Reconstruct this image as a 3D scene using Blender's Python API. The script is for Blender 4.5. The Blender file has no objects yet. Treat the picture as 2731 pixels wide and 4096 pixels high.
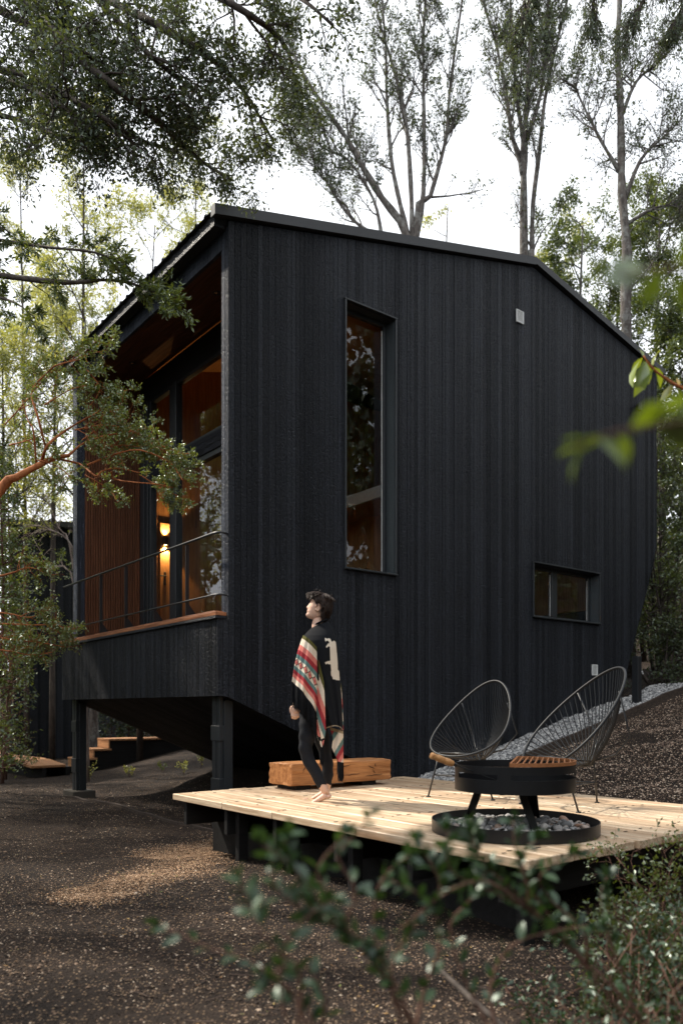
import bpy, bmesh, math, random
import numpy as np
from mathutils import Vector, Matrix

scene = bpy.context.scene
col = scene.collection
PI = math.pi
R = math.radians

# ------------------------------------------------------------------ camera
CAM_H = 0.78          # eye height above the timber deck (deck top is z = 0)
FOC = 3163.0          # focal length in pixels of the 2731 x 4096 photograph
CX, YH = 1365.5, 2835.0
cam_d = bpy.data.cameras.new('camera')
cam = bpy.data.objects.new('camera', cam_d)
col.objects.link(cam)
cam.location = (0, 0, CAM_H)
cam.rotation_euler = (R(90), 0, 0)
cam_d.sensor_fit = 'VERTICAL'
cam_d.sensor_height = 36
cam_d.sensor_width = 24
cam_d.lens = FOC / 4096 * 36
cam_d.shift_y = (YH - 2048) / 4096
cam_d.clip_start = 0.05
cam_d.clip_end = 900
cam_d.dof.use_dof = True
cam_d.dof.focus_distance = 7.2
cam_d.dof.aperture_fstop = 1.7
scene.camera = cam

# ------------------------------------------------------------------ sky and sun
SUN_EL, SUN_AZ = 48.0, -62.0      # degrees; azimuth measured from +Y towards +X
world = bpy.data.worlds.new("World")
scene.world = world
world.use_nodes = True
wn, wl = world.node_tree.nodes, world.node_tree.links
wn.clear()
out = wn.new('ShaderNodeOutputWorld')
sky = wn.new('ShaderNodeTexSky')
sky.sky_type = 'NISHITA'
sky.sun_disc = False
sky.sun_elevation = R(SUN_EL)
sky.sun_rotation = R(SUN_AZ)
sky.air_density = 1.0
sky.dust_density = 4.0
bg = wn.new('ShaderNodeBackground')
bg.inputs['Strength'].default_value = 0.1
# thin bright cloud veil over the sky
tc = wn.new('ShaderNodeTexCoord')
mp = wn.new('ShaderNodeMapping')
mp.inputs['Scale'].default_value = (1.0, 1.0, 2.5)
nz = wn.new('ShaderNodeTexNoise')
nz.inputs['Scale'].default_value = 2.2
nz.inputs['Detail'].default_value = 5
rp = wn.new('ShaderNodeValToRGB')
rp.color_ramp.elements[0].position = 0.2
rp.color_ramp.elements[0].color = (0.80, 0.80, 0.80, 1)
rp.color_ramp.elements[1].position = 0.5
rp.color_ramp.elements[1].color = (1, 1, 1, 1)
mx = wn.new('ShaderNodeMix')
mx.data_type = 'RGBA'
mx.inputs[7].default_value = (10.0, 10.35, 10.9, 1)
wl.new(tc.outputs['Generated'], mp.inputs['Vector'])
wl.new(mp.outputs[0], nz.inputs['Vector'])
wl.new(nz.outputs['Fac'], rp.inputs['Fac'])
wl.new(rp.outputs['Color'], mx.inputs[0])
wl.new(sky.outputs[0], mx.inputs[6])
wl.new(mx.outputs[2], bg.inputs['Color'])
wl.new(bg.outputs[0], out.inputs['Surface'])

sun_d = bpy.data.lights.new('sun', 'SUN')
sun_d.energy = 4.4
sun_d.angle = R(2.0)
sun_d.color = (1.0, 0.91, 0.78)
sun = bpy.data.objects.new('sun', sun_d)
col.objects.link(sun)
_sd = Vector((math.sin(R(SUN_AZ)) * math.cos(R(SUN_EL)), math.cos(R(SUN_AZ)) * math.cos(R(SUN_EL)), math.sin(R(SUN_EL))))
sun.rotation_euler = _sd.to_track_quat('Z', 'Y').to_euler()
sun.location = _sd * 40

vs = scene.view_settings
scene.display_settings.display_device = 'sRGB'
vs.view_transform = 'Standard'
vs.look = 'None'
vs.exposure = 0.58
vs.gamma = 1.0
scene.cycles.max_bounces = 6
scene.cycles.transparent_max_bounces = 12
scene.cycles.caustics_reflective = False
scene.cycles.caustics_refractive = False
scene.cycles.sample_clamp_indirect = 4.0
scene.cycles.use_denoising = True

# ------------------------------------------------------------------ frames
UX, UY = -0.61710, 0.78689        # along the balcony front, away from the camera
VX, VY = 0.78689, 0.61710         # along the long windowed wall
HC = (-1.26663, 8.7)              # the corner of the house
HANG = math.atan2(VY, VX)


def hw(v, u, z=0.0):
    """house frame (v along the long wall, u along the balcony front) to world"""
    return Vector((HC[0] + v * VX + u * UX, HC[1] + v * VY + u * UY, z))


def vu(x, y):
    dx, dy = x - HC[0], y - HC[1]
    return dx * VX + dy * VY, dx * UX + dy * UY


def at(px, py, Y):
    """a point of the photograph at depth Y metres"""
    return Vector(((px - CX) / FOC * Y, Y, CAM_H - (py - YH) / FOC * Y))


# ------------------------------------------------------------------ objects
def tag(o, label=None, cat=None, group=None, kind=None):
    if label: o['label'] = label
    if cat: o['category'] = cat
    if group: o['group'] = group
    if kind: o['kind'] = kind
    return o


def empty(name, loc=(0, 0, 0), rz=0.0):
    o = bpy.data.objects.new(name, None)
    o.location = loc
    o.rotation_euler = (0, 0, rz)
    o.empty_display_size = 0.2
    col.objects.link(o)
    return o


def link_mesh(name, me, mat=None, parent=None, smooth=False):
    o = bpy.data.objects.new(name, me)
    if mat is not None:
        for m_ in (mat if isinstance(mat, (list, tuple)) else [mat]):
            me.materials.append(m_)
    if smooth:
        me.polygons.foreach_set('use_smooth', [True] * len(me.polygons))
    if parent is not None:
        o.parent = parent
    col.objects.link(o)
    return o


class MB:
    """collects boxes, tubes, lofts; build() links them as one mesh object"""
    def __init__(s):
        s.v, s.f, s.m = [], [], []

    def add(s, vs_, fs, mi=0):
        b = len(s.v)
        s.v += [tuple(p) for p in vs_]
        s.f += [tuple(b + i for i in f) for f in fs]
        s.m += [mi] * len(fs)
        return s

    def box(s, x0, x1, y0, y1, z0, z1, mi=0):
        x0, x1 = min(x0, x1), max(x0, x1); y0, y1 = min(y0, y1), max(y0, y1); z0, z1 = min(z0, z1), max(z0, z1)
        return s.add([(x0, y0, z0), (x1, y0, z0), (x1, y1, z0), (x0, y1, z0), (x0, y0, z1), (x1, y0, z1), (x1, y1, z1), (x0, y1, z1)],
                     [(0, 3, 2, 1), (4, 5, 6, 7), (0, 1, 5, 4), (1, 2, 6, 5), (2, 3, 7, 6), (3, 0, 4, 7)], mi)

    def bbox(s, x0, x1, y0, y1, z0, z1, b=0.004, mi=0):
        """a box with chamfered edges"""
        x0, x1 = min(x0, x1), max(x0, x1); y0, y1 = min(y0, y1), max(y0, y1); z0, z1 = min(z0, z1), max(z0, z1)
        bm = bmesh.new()
        bmesh.ops.create_cube(bm, size=1)
        for q in bm.verts:
            q.co = Vector(((x0 + x1) / 2 + q.co.x * (x1 - x0), (y0 + y1) / 2 + q.co.y * (y1 - y0), (z0 + z1) / 2 + q.co.z * (z1 - z0)))
        bmesh.ops.bevel(bm, geom=bm.edges[:], offset=b, segments=1, affect='EDGES')
        bm.verts.index_update()
        s.add([q.co for q in bm.verts], [[q.index for q in f.verts] for f in bm.faces], mi)
        bm.free()
        return s

    def prism(s, poly, ax, a0, a1, mi=0):
        """poly: 2-D points; ax: the axis it is pushed along"""
        n = len(poly)
        def P(p, a):
            return (a, p[0], p[1]) if ax == 'x' else (p[0], a, p[1]) if ax == 'y' else (p[0], p[1], a)
        vs_ = [P(p, a0) for p in poly] + [P(p, a1) for p in poly]
        fs = [tuple(range(n))[::-1], tuple(range(n, 2 * n))] + [(i, (i + 1) % n, n + (i + 1) % n, n + i) for i in range(n)]
        return s.add(vs_, fs, mi)

    def tube(s, pts, r, n=8, closed=False, mi=0, cap=True):
        pts = [Vector(p) for p in pts]
        k = len(pts)
        rs = r if isinstance(r, (list, tuple, np.ndarray)) else [r] * k
        vs_, fs = [], []
        prev = None
        for i in range(k):
            if closed:
                d = pts[(i + 1) % k] - pts[i - 1]
            else:
                d = pts[min(i + 1, k - 1)] - pts[max(i - 1, 0)]
            d.normalize()
            if prev is None:
                a = d.cross(Vector((0, 0, 1)))
                if a.length < 0.05: a = d.cross(Vector((1, 0, 0)))
            else:
                a = prev - d * prev.dot(d)
            a.normalize(); prev = a
            b = d.cross(a)
            for j in range(n):
                t = 2 * PI * j / n
                vs_.append(pts[i] + (a * math.cos(t) + b * math.sin(t)) * rs[i])
        m = k if closed else k - 1
        for i in range(m):
            i2 = (i + 1) % k
            for j in range(n):
                j2 = (j + 1) % n
                fs.append((i * n + j, i * n + j2, i2 * n + j2, i2 * n + j))
        if cap and not closed:
            fs.append(tuple(range(n))[::-1]); fs.append(tuple((k - 1) * n + j for j in range(n)))
        return s.add(vs_, fs, mi)

    def grid(s, P, closed_u=False, mi=0):
        """P: rows x cols of points"""
        r_, c_ = len(P), len(P[0])
        vs_ = [p for row in P for p in row]
        fs = []
        for i in range(r_ - 1):
            for j in range(c_ if closed_u else c_ - 1):
                j2 = (j + 1) % c_
                fs.append((i * c_ + j, i * c_ + j2, (i + 1) * c_ + j2, (i + 1) * c_ + j))
        return s.add(vs_, fs, mi)

    def build(s, name, mat=None, parent=None, smooth=False):
        me = bpy.data.meshes.new(name)
        me.from_pydata(s.v, [], s.f)
        o = link_mesh(name, me, mat, parent, smooth)
        if any(s.m):
            me.polygons.foreach_set('material_index', s.m)
        me.update()
        return o


def np_mesh(name, verts, faces, attrs=None):
    """fast mesh from arrays; faces: (n, k)"""
    me = bpy.data.meshes.new(name)
    nv, nf, k = len(verts), len(faces), faces.shape[1]
    me.vertices.add(nv)
    me.vertices.foreach_set('co', np.ascontiguousarray(verts, dtype=np.float32).ravel())
    me.loops.add(nf * k)
    me.loops.foreach_set('vertex_index', np.ascontiguousarray(faces, dtype=np.int32).ravel())
    me.polygons.add(nf)
    me.polygons.foreach_set('loop_start', np.arange(0, nf * k, k, dtype=np.int32))
    me.polygons.foreach_set('loop_total', np.full(nf, k, dtype=np.int32))
    me.update(calc_edges=True)
    me.polygons.foreach_set('use_smooth', [False] * nf)
    for nm, arr in (attrs or {}).items():
        a = me.attributes.new(nm, 'FLOAT', 'POINT')
        a.data.foreach_set('value', np.ascontiguousarray(arr, dtype=np.float32))
    return me


# ------------------------------------------------------------------ materials
class NT:
    def __init__(s, name):
        s.m = bpy.data.materials.new(name)
        s.m.use_nodes = True
        s.n = s.m.node_tree.nodes
        s.l = s.m.node_tree.links
        s.bsdf = s.n['Principled BSDF']
        s.out = s.n['Material Output']

    def node(s, t, ins=None, **kw):
        q = s.n.new(t)
        for k, v in kw.items(): setattr(q, k, v)
        for k, v in (ins or {}).items():
            if hasattr(v, 'is_linked') or isinstance(v, bpy.types.NodeSocket): s.l.new(v, q.inputs[k])
            else: q.inputs[k].default_value = v
        return q

    def coord(s, scale=(1, 1, 1), kind='Object', rot=(0, 0, 0)):
        t = s.n.new('ShaderNodeTexCoord')
        return s.node('ShaderNodeMapping', {'Vector': t.outputs[kind], 'Scale': scale, 'Rotation': rot}).outputs[0]

    def noise(s, vec, scale=5, detail=4, rough=0.55):
        return s.node('ShaderNodeTexNoise', {'Vector': vec, 'Scale': scale, 'Detail': detail, 'Roughness': rough}).outputs['Fac']

    def ramp(s, fac, stops):
        q = s.node('ShaderNodeValToRGB', {'Fac': fac})
        e = q.color_ramp.elements
        while len(e) < len(stops): e.new(0.5)
        for i, (p, c) in enumerate(stops):
            e[i].position = p
            e[i].color = (c if isinstance(c, tuple) else (c, c, c)) + (1,)
        return q.outputs['Color']

    def mix(s, fac, a, b, mode='MIX'):
        q = s.n.new('ShaderNodeMix'); q.data_type = 'RGBA'; q.blend_type = mode
        for i, v in ((0, fac), (6, a), (7, b)):
            if isinstance(v, bpy.types.NodeSocket): s.l.new(v, q.inputs[i])
            elif isinstance(v, tuple): q.inputs[i].default_value = v + (1,)
            else: q.inputs[i].default_value = v
        return q.outputs[2]

    def math(s, op, a, b=0.0):
        q = s.n.new('ShaderNodeMath'); q.operation = op
        for i, v in ((0, a), (1, b)):
            if isinstance(v, bpy.types.NodeSocket): s.l.new(v, q.inputs[i])
            else: q.inputs[i].default_value = v
        return q.outputs[0]

    def bump(s, h, strength=0.3, dist=0.01):
        q = s.node('ShaderNodeBump', {'Height': h, 'Strength': strength, 'Distance': dist})
        s.l.new(q.outputs[0], s.bsdf.inputs['Normal'])
        return q

    def set(s, **kw):
        names = dict(color='Base Color', rough='Roughness', metal='Metallic', spec='Specular IOR Level', coat='Coat Weight')
        for k, v in kw.items():
            i = s.bsdf.inputs[names[k]]
            if isinstance(v, bpy.types.NodeSocket): s.l.new(v, i)
            elif isinstance(v, tuple): i.default_value = v + (1,)
            else: i.default_value = v
        return s


def attr(t, name):
    q = t.n.new('ShaderNodeAttribute'); q.attribute_name = name
    return q.outputs['Fac']


def mat_plain(name, color, rough=0.5, metal=0.0, spec=0.5, bump=0.0, scale=40, var=0.25):
    t = NT(name)
    c = t.coord()
    n = t.noise(c, scale, 4)
    t.set(color=t.mix(n, tuple(x * (1 - var) for x in color), tuple(x * (1 + var) for x in color)), rough=rough, metal=metal, spec=spec)
    if bump: t.bump(n, bump, 0.004)
    return t.m


def mat_charred(name='charred_timber', axis='Z', base=0.022):
    """charred, brushed boards: black with a crackled skin and a silvery sheen on the grain"""
    t = NT(name)
    sc = {'Z': (22, 22, 1.2), 'X': (1.2, 22, 22), 'Y': (22, 1.2, 22)}[axis]
    g = t.noise(t.coord(sc), 3.0, 7, 0.7)
    big = t.noise(t.coord((1, 1, 0.7)), 1.6, 4)
    crk = t.node('ShaderNodeTexVoronoi', {'Vector': t.coord({'Z': (60, 60, 16), 'X': (16, 60, 60), 'Y': (60, 16, 60)}[axis]), 'Scale': 1.2}, feature='DISTANCE_TO_EDGE').outputs['Distance']
    tone = attr(t, 'tone')
    c = t.ramp(g, [(0.30, (base * .40, base * .47, base * .60)), (0.55, (base * .92, base * 1.12, base * 1.62)), (0.74, (base * 3.6, base * 4.2, base * 5.6))])
    c = t.mix(t.ramp(big, [(0.38, 0.0), (0.68, 0.28)]), c, (base * 1.8, base * 2.15, base * 2.9))
    c = t.mix(1.0, c, t.ramp(tone, [(0.0, 1.25), (0.25, 1.0), (0.6, 0.78), (1, 0.58)]), 'MULTIPLY')
    spk = t.noise(t.coord({'Z': (90, 90, 30), 'X': (30, 90, 90), 'Y': (90, 30, 90)}[axis]), 1.5, 3, 0.8)
    c = t.mix(t.math('MULTIPLY', t.ramp(spk, [(0.62, 0.0), (0.72, 0.55)]), t.ramp(big, [(0.45, 0.10), (0.65, 1.0)])), c, (base * 8, base * 8.5, base * 9.5))
    t.set(color=c, rough=t.ramp(g, [(0.3, 0.42), (0.8, 0.8)]), spec=t.ramp(tone, [(0.0, 0.30), (1.0, 0.17)]))
    h = t.math('ADD', t.math('MULTIPLY', g, 1.0), t.math('MULTIPLY', t.math('MINIMUM', crk, 0.2), 3.2))
    t.bump(h, 0.9, 0.014)
    return t.m


def mat_wood(name, dark, light, axis='X', rough=0.55, scale=1.0, knots=True, bump=0.25, red=None, spec=0.3):
    t = NT(name)
    sc = {'X': (0.9, 14, 14), 'Y': (14, 0.9, 14), 'Z': (14, 14, 0.9)}[axis]
    tone = attr(t, 'tone')
    cc = t.n.new('ShaderNodeTexCoord').outputs['Object']
    off = t.node('ShaderNodeCombineXYZ', {'X': t.math('MULTIPLY', tone, 37.0), 'Y': t.math('MULTIPLY', tone, 11.0), 'Z': t.math('MULTIPLY', tone, 23.0)}).outputs[0]
    v = t.node('ShaderNodeVectorMath', {0: cc, 1: off}, operation='ADD').outputs[0]
    m = t.node('ShaderNodeMapping', {'Vector': v, 'Scale': tuple(scale * q for q in sc)}).outputs[0]
    g = t.noise(m, 2.2, 6, 0.62)
    fine = t.noise(t.node('ShaderNodeMapping', {'Vector': v, 'Scale': tuple(scale * q * 4 for q in sc)}).outputs[0], 2.5, 4)
    c = t.ramp(g, [(0.28, dark), (0.62, light), (0.82, tuple(min(1, q * 1.12) for q in light))])
    if red:
        c = t.mix(t.ramp(t.noise(m, 0.7, 3), [(0.56, 0.0), (0.74, 0.75)]), c, red)
    c = t.mix(t.ramp(fine, [(0.3, 0.35), (0.6, 0.0)]), c, tuple(q * .55 for q in dark))
    c = t.mix(t.ramp(tone, [(0.0, 0.0), (1.0, 0.42)]), c, tuple(q * 1.0 for q in dark))
    if knots:
        k = t.node('ShaderNodeTexVoronoi', {'Vector': t.node('ShaderNodeMapping', {'Vector': v, 'Scale': {'X': (1.6, 6, 6), 'Y': (6, 1.6, 6), 'Z': (6, 6, 1.6)}[axis]}).outputs[0], 'Scale': 1.0}).outputs['Distance']
        c = t.mix(t.ramp(k, [(0.05, 0.85), (0.13, 0.0)]), c, tuple(q * .3 for q in dark))
    t.set(color=c, rough=rough, spec=spec)
    t.bump(t.math('ADD', g, t.math('MULTIPLY', fine, 0.5)), bump, 0.004)
    return t.m


def mat_leaf(name, c0, c1, trans=0.45, gloss=0.12, rough=0.35, c2=None):
    t = NT(name)
    tone = attr(t, 'tone')
    stops = [(0.0, c0), (0.75, c1)] + ([(1.0, c2)] if c2 else [])
    c = t.ramp(tone, stops)
    t.n.remove(t.bsdf)
    d = t.node('ShaderNodeBsdfDiffuse', {'Color': c})
    ct = t.mix(1.0, c, (1.35, 1.25, 0.45), 'MULTIPLY')
    tr = t.node('ShaderNodeBsdfTranslucent', {'Color': ct})
    m1 = t.node('ShaderNodeMixShader', {0: trans, 1: d.outputs[0], 2: tr.outputs[0]})
    g = t.node('ShaderNodeBsdfGlossy', {'Color': (0.85, 0.95, 0.9, 1), 'Roughness': rough})
    m2 = t.node('ShaderNodeMixShader', {0: gloss, 1: m1.outputs[0], 2: g.outputs[0]})
    t.l.new(m2.outputs[0], t.out.inputs['Surface'])
    return t.m


def mat_bark(name, dark, light, scale=1.0, lichen=None):
    t = NT(name)
    g = t.noise(t.coord((9, 9, 2.2)), 2.0 * scale, 6, 0.65)
    c = t.ramp(g, [(0.3, dark), (0.68, light)])
    if lichen:
        c = t.mix(t.ramp(t.noise(t.coord((3, 3, 3)), 2.5, 5, 0.7), [(0.5, 0.0), (0.62, 0.8)]), c, lichen)
    t.set(color=c, rough=0.85, spec=0.2)
    t.bump(g, 0.6, 0.02)
    return t.m


def mat_glass(name):
    t = NT(name)
    t.n.remove(t.bsdf)
    fr = t.node('ShaderNodeLayerWeight', {'Blend': 0.5})
    fac = t.math('ADD', t.math('MULTIPLY', t.math('POWER', fr.outputs['Facing'], 4.0), 0.62), 0.035)
    tr = t.node('ShaderNodeBsdfTransparent', {'Color': (0.90, 0.93, 0.93, 1)})
    gl = t.node('ShaderNodeBsdfGlossy', {'Color': (0.95, 0.97, 1, 1), 'Roughness': 0.0})
    m = t.node('ShaderNodeMixShader', {0: fac, 1: tr.outputs[0], 2: gl.outputs[0]})
    t.l.new(m.outputs[0], t.out.inputs['Surface'])
    return t.m


def mat_emit(name, color, strength):
    t = NT(name)
    t.n.remove(t.bsdf)
    e = t.node('ShaderNodeEmission', {'Color': color + (1,), 'Strength': strength})
    t.l.new(e.outputs[0], t.out.inputs['Surface'])
    return t.m


M = {}
M['char'] = mat_charred('charred_boards', 'Z', 0.0130)
M['char_h'] = mat_charred('charred_boards_level', 'Y', 0.011)
M['char_under'] = mat_charred('charred_boards_underfloor', 'X', 0.010)
M['silver'] = mat_charred('pale_charred_boards', 'Z', 0.045)  # same charred boards in a paler grey, for columns and fascia
M['blackmetal'] = mat_plain('black_painted_steel', (0.018, 0.020, 0.023), 0.42, 0.0, 0.5, 0.05, 60)
M['roofmetal'] = mat_plain('black_roof_sheet', (0.022, 0.023, 0.026), 0.5, 0.0, 0.5)
M['frame'] = mat_plain('anthracite_window_frame', (0.022, 0.026, 0.030), 0.38, 0.0, 0.55)
M['reveal'] = mat_plain('grey_window_reveal', (0.045, 0.055, 0.062), 0.45, 0.0, 0.5)
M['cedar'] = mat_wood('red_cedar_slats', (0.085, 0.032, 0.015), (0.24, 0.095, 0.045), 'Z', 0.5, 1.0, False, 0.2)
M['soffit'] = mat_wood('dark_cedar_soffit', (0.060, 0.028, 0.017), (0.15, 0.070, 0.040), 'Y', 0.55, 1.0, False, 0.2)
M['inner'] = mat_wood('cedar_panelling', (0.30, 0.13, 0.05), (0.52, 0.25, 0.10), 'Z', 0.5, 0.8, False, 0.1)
M['sill'] = mat_wood('redwood_sill', (0.13, 0.040, 0.016), (0.46, 0.19, 0.085), 'Y', 0.5, 1.0, False, 0.4)
M['deck'] = mat_wood('pale_deck_boards', (0.36, 0.22, 0.12), (0.82, 0.66, 0.47), 'Y', 0.45, 0.8, True, 0.45, red=(0.40, 0.17, 0.08), spec=0.45)
M['beam'] = mat_wood('orange_sleeper_timber', (0.26, 0.095, 0.030), (0.58, 0.27, 0.105), 'X', 0.55, 0.8, True, 0.4)
M['step'] = mat_wood('orange_step_timber', (0.32, 0.14, 0.06), (0.62, 0.34, 0.17), 'Y', 0.6, 1.0, True, 0.3)
M['darkwood'] = mat_wood('dark_stained_timber', (0.005, 0.005, 0.005), (0.014, 0.013, 0.013), 'X', 0.7, 1.0, False, 0.4)
M['kerb'] = mat_wood('weathered_edge_board', (0.03, 0.022, 0.018), (0.085, 0.062, 0.048), 'X', 0.8, 1.0, False, 0.4)
M['handle'] = mat_wood('turned_wood_handle', (0.38, 0.16, 0.05), (0.66, 0.36, 0.15), 'X', 0.4, 2.0, False, 0.1)
M['concrete'] = mat_plain('dirty_concrete', (0.075, 0.066, 0.055), 0.9, 0, 0.2, 0.4, 12)
M['vent'] = mat_plain('white_plastic', (0.68, 0.69, 0.68), 0.5)
M['rust'] = mat_plain('rusted_steel', (0.30, 0.12, 0.045), 0.65, 0.1, 0.4, 0.3, 30, 0.5)
M['steel'] = mat_plain('blackened_steel', (0.011, 0.012, 0.014), 0.40, 0.3, 0.5, 0.12, 18, 0.4)
M['cord'] = mat_plain('black_vinyl_cord', (0.011, 0.013, 0.016), 0.5, 0, 0.28)
M['glass'] = mat_glass('window_glass')
M['lamp'] = mat_emit('lamp_glow', (1.0, 0.62, 0.26), 14)
M['downlight'] = mat_plain('downlight_trim', (0.45, 0.30, 0.18), 0.2, 0.9)

# ------------------------------------------------------------------ ground
def vnoise(x, y, seed=0):
    """smooth value noise for arrays"""
    xi, yi = np.floor(x).astype(np.int64), np.floor(y).astype(np.int64)
    fx, fy = x - xi, y - yi
    fx, fy = fx * fx * (3 - 2 * fx), fy * fy * (3 - 2 * fy)
    def h(a, b):
        n = (a * 374761393 + b * 668265263 + seed * 974711) & 0x7fffffff
        n = ((n ^ (n >> 13)) * 1274126177) & 0x7fffffff
        return (n & 0xffff) / 65535.0
    return (h(xi, yi) * (1 - fx) + h(xi + 1, yi) * fx) * (1 - fy) + (h(xi, yi + 1) * (1 - fx) + h(xi + 1, yi + 1) * fx) * fy


def ground_z(x, y):
    x = np.asarray(x, dtype=float); y = np.asarray(y, dtype=float)
    v = (x - HC[0]) * VX + (y - HC[1]) * VY
    u = (x - HC[0]) * UX + (y - HC[1]) * UY
    base = -0.56 - 0.05 * np.clip(u / 6, -1, 2)
    hill = -0.13 + 0.2376 * (v - 3.24) - 0.04 * np.clip(u - 5, 0, 30)
    hill = hill + 0.12 * np.clip(v - 12, 0, 25)
    d = hill - base
    z = base + 0.5 * (d + np.sqrt(d * d + 0.02))
    # the ground falls gently away behind and to the left of the camera
    z = z - 0.10 * np.clip(-v - 6.5, 0, 40)
    z = z + 0.07 * (vnoise(x * 0.8, y * 0.8, 1) - 0.5) + 0.045 * (vnoise(x * 2.6, y * 2.6, 2) - 0.5) + 0.014 * (vnoise(x * 7.1, y * 7.1, 4) - 0.5)
    far = np.clip((np.hypot(x, y - 6) - 9) / 10, 0, 1)
    z = z + far * 0.5 * (vnoise(x * 0.25, y * 0.25, 3) - 0.5)
    z = z + 0.20 * np.exp(-((x - 3.0) ** 2 / 1.2 + (y - 4.3) ** 2 / 0.5))
    # a soft mound in front on the left
    z = z + 0.10 * np.exp(-((x + 1.0) ** 2 / 1.6 + (y - 5.2) ** 2 / 1.1))
    return z


def gz(x, y): return float(ground_z(x, y))


def spaced(lo, hi, c, fine, growth=1.06):
    a, s_ = [c], fine
    while a[-1] < hi: a.append(a[-1] + s_); s_ = s_ * growth if abs(a[-1] - c) > 5 else s_
    b, s_ = [c], fine
    while b[-1] > lo: b.append(b[-1] - s_); s_ = s_ * growth if abs(b[-1] - c) > 5 else s_
    return np.array(sorted(set(a + b)))


def soil_material():
    t = NT('forest_soil')
    c = t.coord()
    n1 = t.noise(c, 0.9, 6, 0.6)
    n2 = t.noise(c, 14, 6, 0.7)
    n3 = t.node('ShaderNodeTexVoronoi', {'Vector': c, 'Scale': 62.0}).outputs
    chip = t.ramp(t.node('ShaderNodeSeparateColor', {'Color': n3['Color']}).outputs[0], [(0.62, 0.0), (0.66, 1.0)])
    near = t.ramp(n3['Distance'], [(0.25, 1.0), (0.5, 0.0)])
    cc = t.ramp(n1, [(0.3, (0.014, 0.0110, 0.0095)), (0.7, (0.050, 0.034, 0.025))])
    cc = t.mix(t.ramp(n2, [(0.35, 0.0), (0.7, 0.6)]), cc, (0.018, 0.014, 0.012))
    cc = t.mix(t.ramp(t.noise(c, 0.35, 5, 0.65), [(0.42, 0.0), (0.58, 0.55)]), cc, (0.014, 0.011, 0.010))
    cc = t.mix(t.math('MULTIPLY', t.math('MULTIPLY', chip, near), 0.75), cc, (0.24, 0.165, 0.105))
    t.set(color=cc, rough=0.95, spec=0.15)
    t.bump(t.math('ADD', t.math('MULTIPLY', n2, 1.0), t.math('MULTIPLY', near, 0.6)), 0.8, 0.02)
    return t.m


M['soil'] = soil_material()
gx, gy = spaced(-70, 70, 0.0, 0.13), spaced(-45, 95, 6.0, 0.13)
GX, GY = np.meshgrid(gx, gy)
GZ = ground_z(GX, GY)
nx_, ny_ = len(gx), len(gy)
ii = (np.arange(ny_ - 1)[:, None] * nx_ + np.arange(nx_ - 1)[None]).ravel()
gm = np_mesh('ground', np.stack([GX.ravel(), GY.ravel(), GZ.ravel()], 1), np.stack([ii, ii + 1, ii + nx_ + 1, ii + nx_], 1))
tag(link_mesh('ground', gm, M['soil'], None, True), 'dark brown forest soil', None, None, 'structure')

rng = np.random.default_rng(7)


def rot_mats(n, rng, flat=None):
    """random rotation matrices"""
    q = rng.normal(size=(n, 4)); q /= np.linalg.norm(q, axis=1)[:, None]
    w, x, y, z = q.T
    return np.stack([np.stack([1 - 2 * (y * y + z * z), 2 * (x * y - z * w), 2 * (x * z + y * w)], 1),
                     np.stack([2 * (x * y + z * w), 1 - 2 * (x * x + z * z), 2 * (y * z - x * w)], 1),
                     np.stack([2 * (x * z - y * w), 2 * (y * z + x * w), 1 - 2 * (x * x + y * y)], 1)], 1)


OCT_V = np.array([(1, 0, 0), (0, 1, 0), (-1, 0, 0), (0, -1, 0), (0, 0, 1), (0, 0, -1)], float)
OCT_F = np.array([(0, 1, 4), (1, 2, 4), (2, 3, 4), (3, 0, 4), (1, 0, 5), (2, 1, 5), (3, 2, 5), (0, 3, 5)])
_bm = bmesh.new(); bmesh.ops.create_icosphere(_bm, subdivisions=2, radius=1); _bm.verts.index_update()
ICO_V = np.array([v.co[:] for v in _bm.verts]); ICO_F = np.array([[v.index for v in f.verts] for f in _bm.faces]); _bm.free()
_bm = bmesh.new(); bmesh.ops.create_icosphere(_bm, subdivisions=1, radius=1); _bm.verts.index_update()
IC1_V = np.array([v.co[:] for v in _bm.verts]); IC1_F = np.array([[v.index for v in f.verts] for f in _bm.faces]); _bm.free()


def scatter(name, BV, BF, pos, size, squash, rng, mat, yaw_only=False, jit=0.0, smooth=False):
    n = len(pos)
    sc = size[:, None] * np.stack([np.ones(n), rng.uniform(.6, 1, n), squash * rng.uniform(.7, 1.2, n)], 1)
    V_ = BV[None] * sc[:, None, :]
    if jit: V_ = V_ * (1 + rng.uniform(-jit, jit, (n, len(BV), 1)))
    if yaw_only:
        a = rng.uniform(0, 2 * PI, n); c, s_ = np.cos(a), np.sin(a); tx, ty = rng.normal(0, .22, n), rng.normal(0, .22, n)
        X = V_[:, :, 0] * c[:, None] - V_[:, :, 1] * s_[:, None]; Y = V_[:, :, 0] * s_[:, None] + V_[:, :, 1] * c[:, None]
        Z = V_[:, :, 2] + X * tx[:, None] + Y * ty[:, None]
        V_ = np.stack([X, Y, Z], 2)
    else:
        V_ = np.einsum('nij,nkj->nki', rot_mats(n, rng), V_)
    V_ = V_ + pos[:, None]
    F_ = BF[None] + (np.arange(n) * len(BV))[:, None, None]
    tone = np.repeat(rng.uniform(0, 1, n), len(BV))
    me = np_mesh(name, V_.reshape(-1, 3), F_.reshape(-1, BF.shape[1]), {'tone': tone})
    return link_mesh(name, me, mat, None, smooth)


def chip_material():
    t = NT('bark_chips')
    a = attr(t, 'tone')
    t.set(color=t.ramp(a, [(0.0, (0.014, 0.012, 0.011)), (0.6, (0.055, 0.037, 0.027)), (0.88, (0.24, 0.16, 0.11)), (1.0, (0.50, 0.40, 0.30))]), rough=0.85, spec=0.2)
    return t.m


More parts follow.
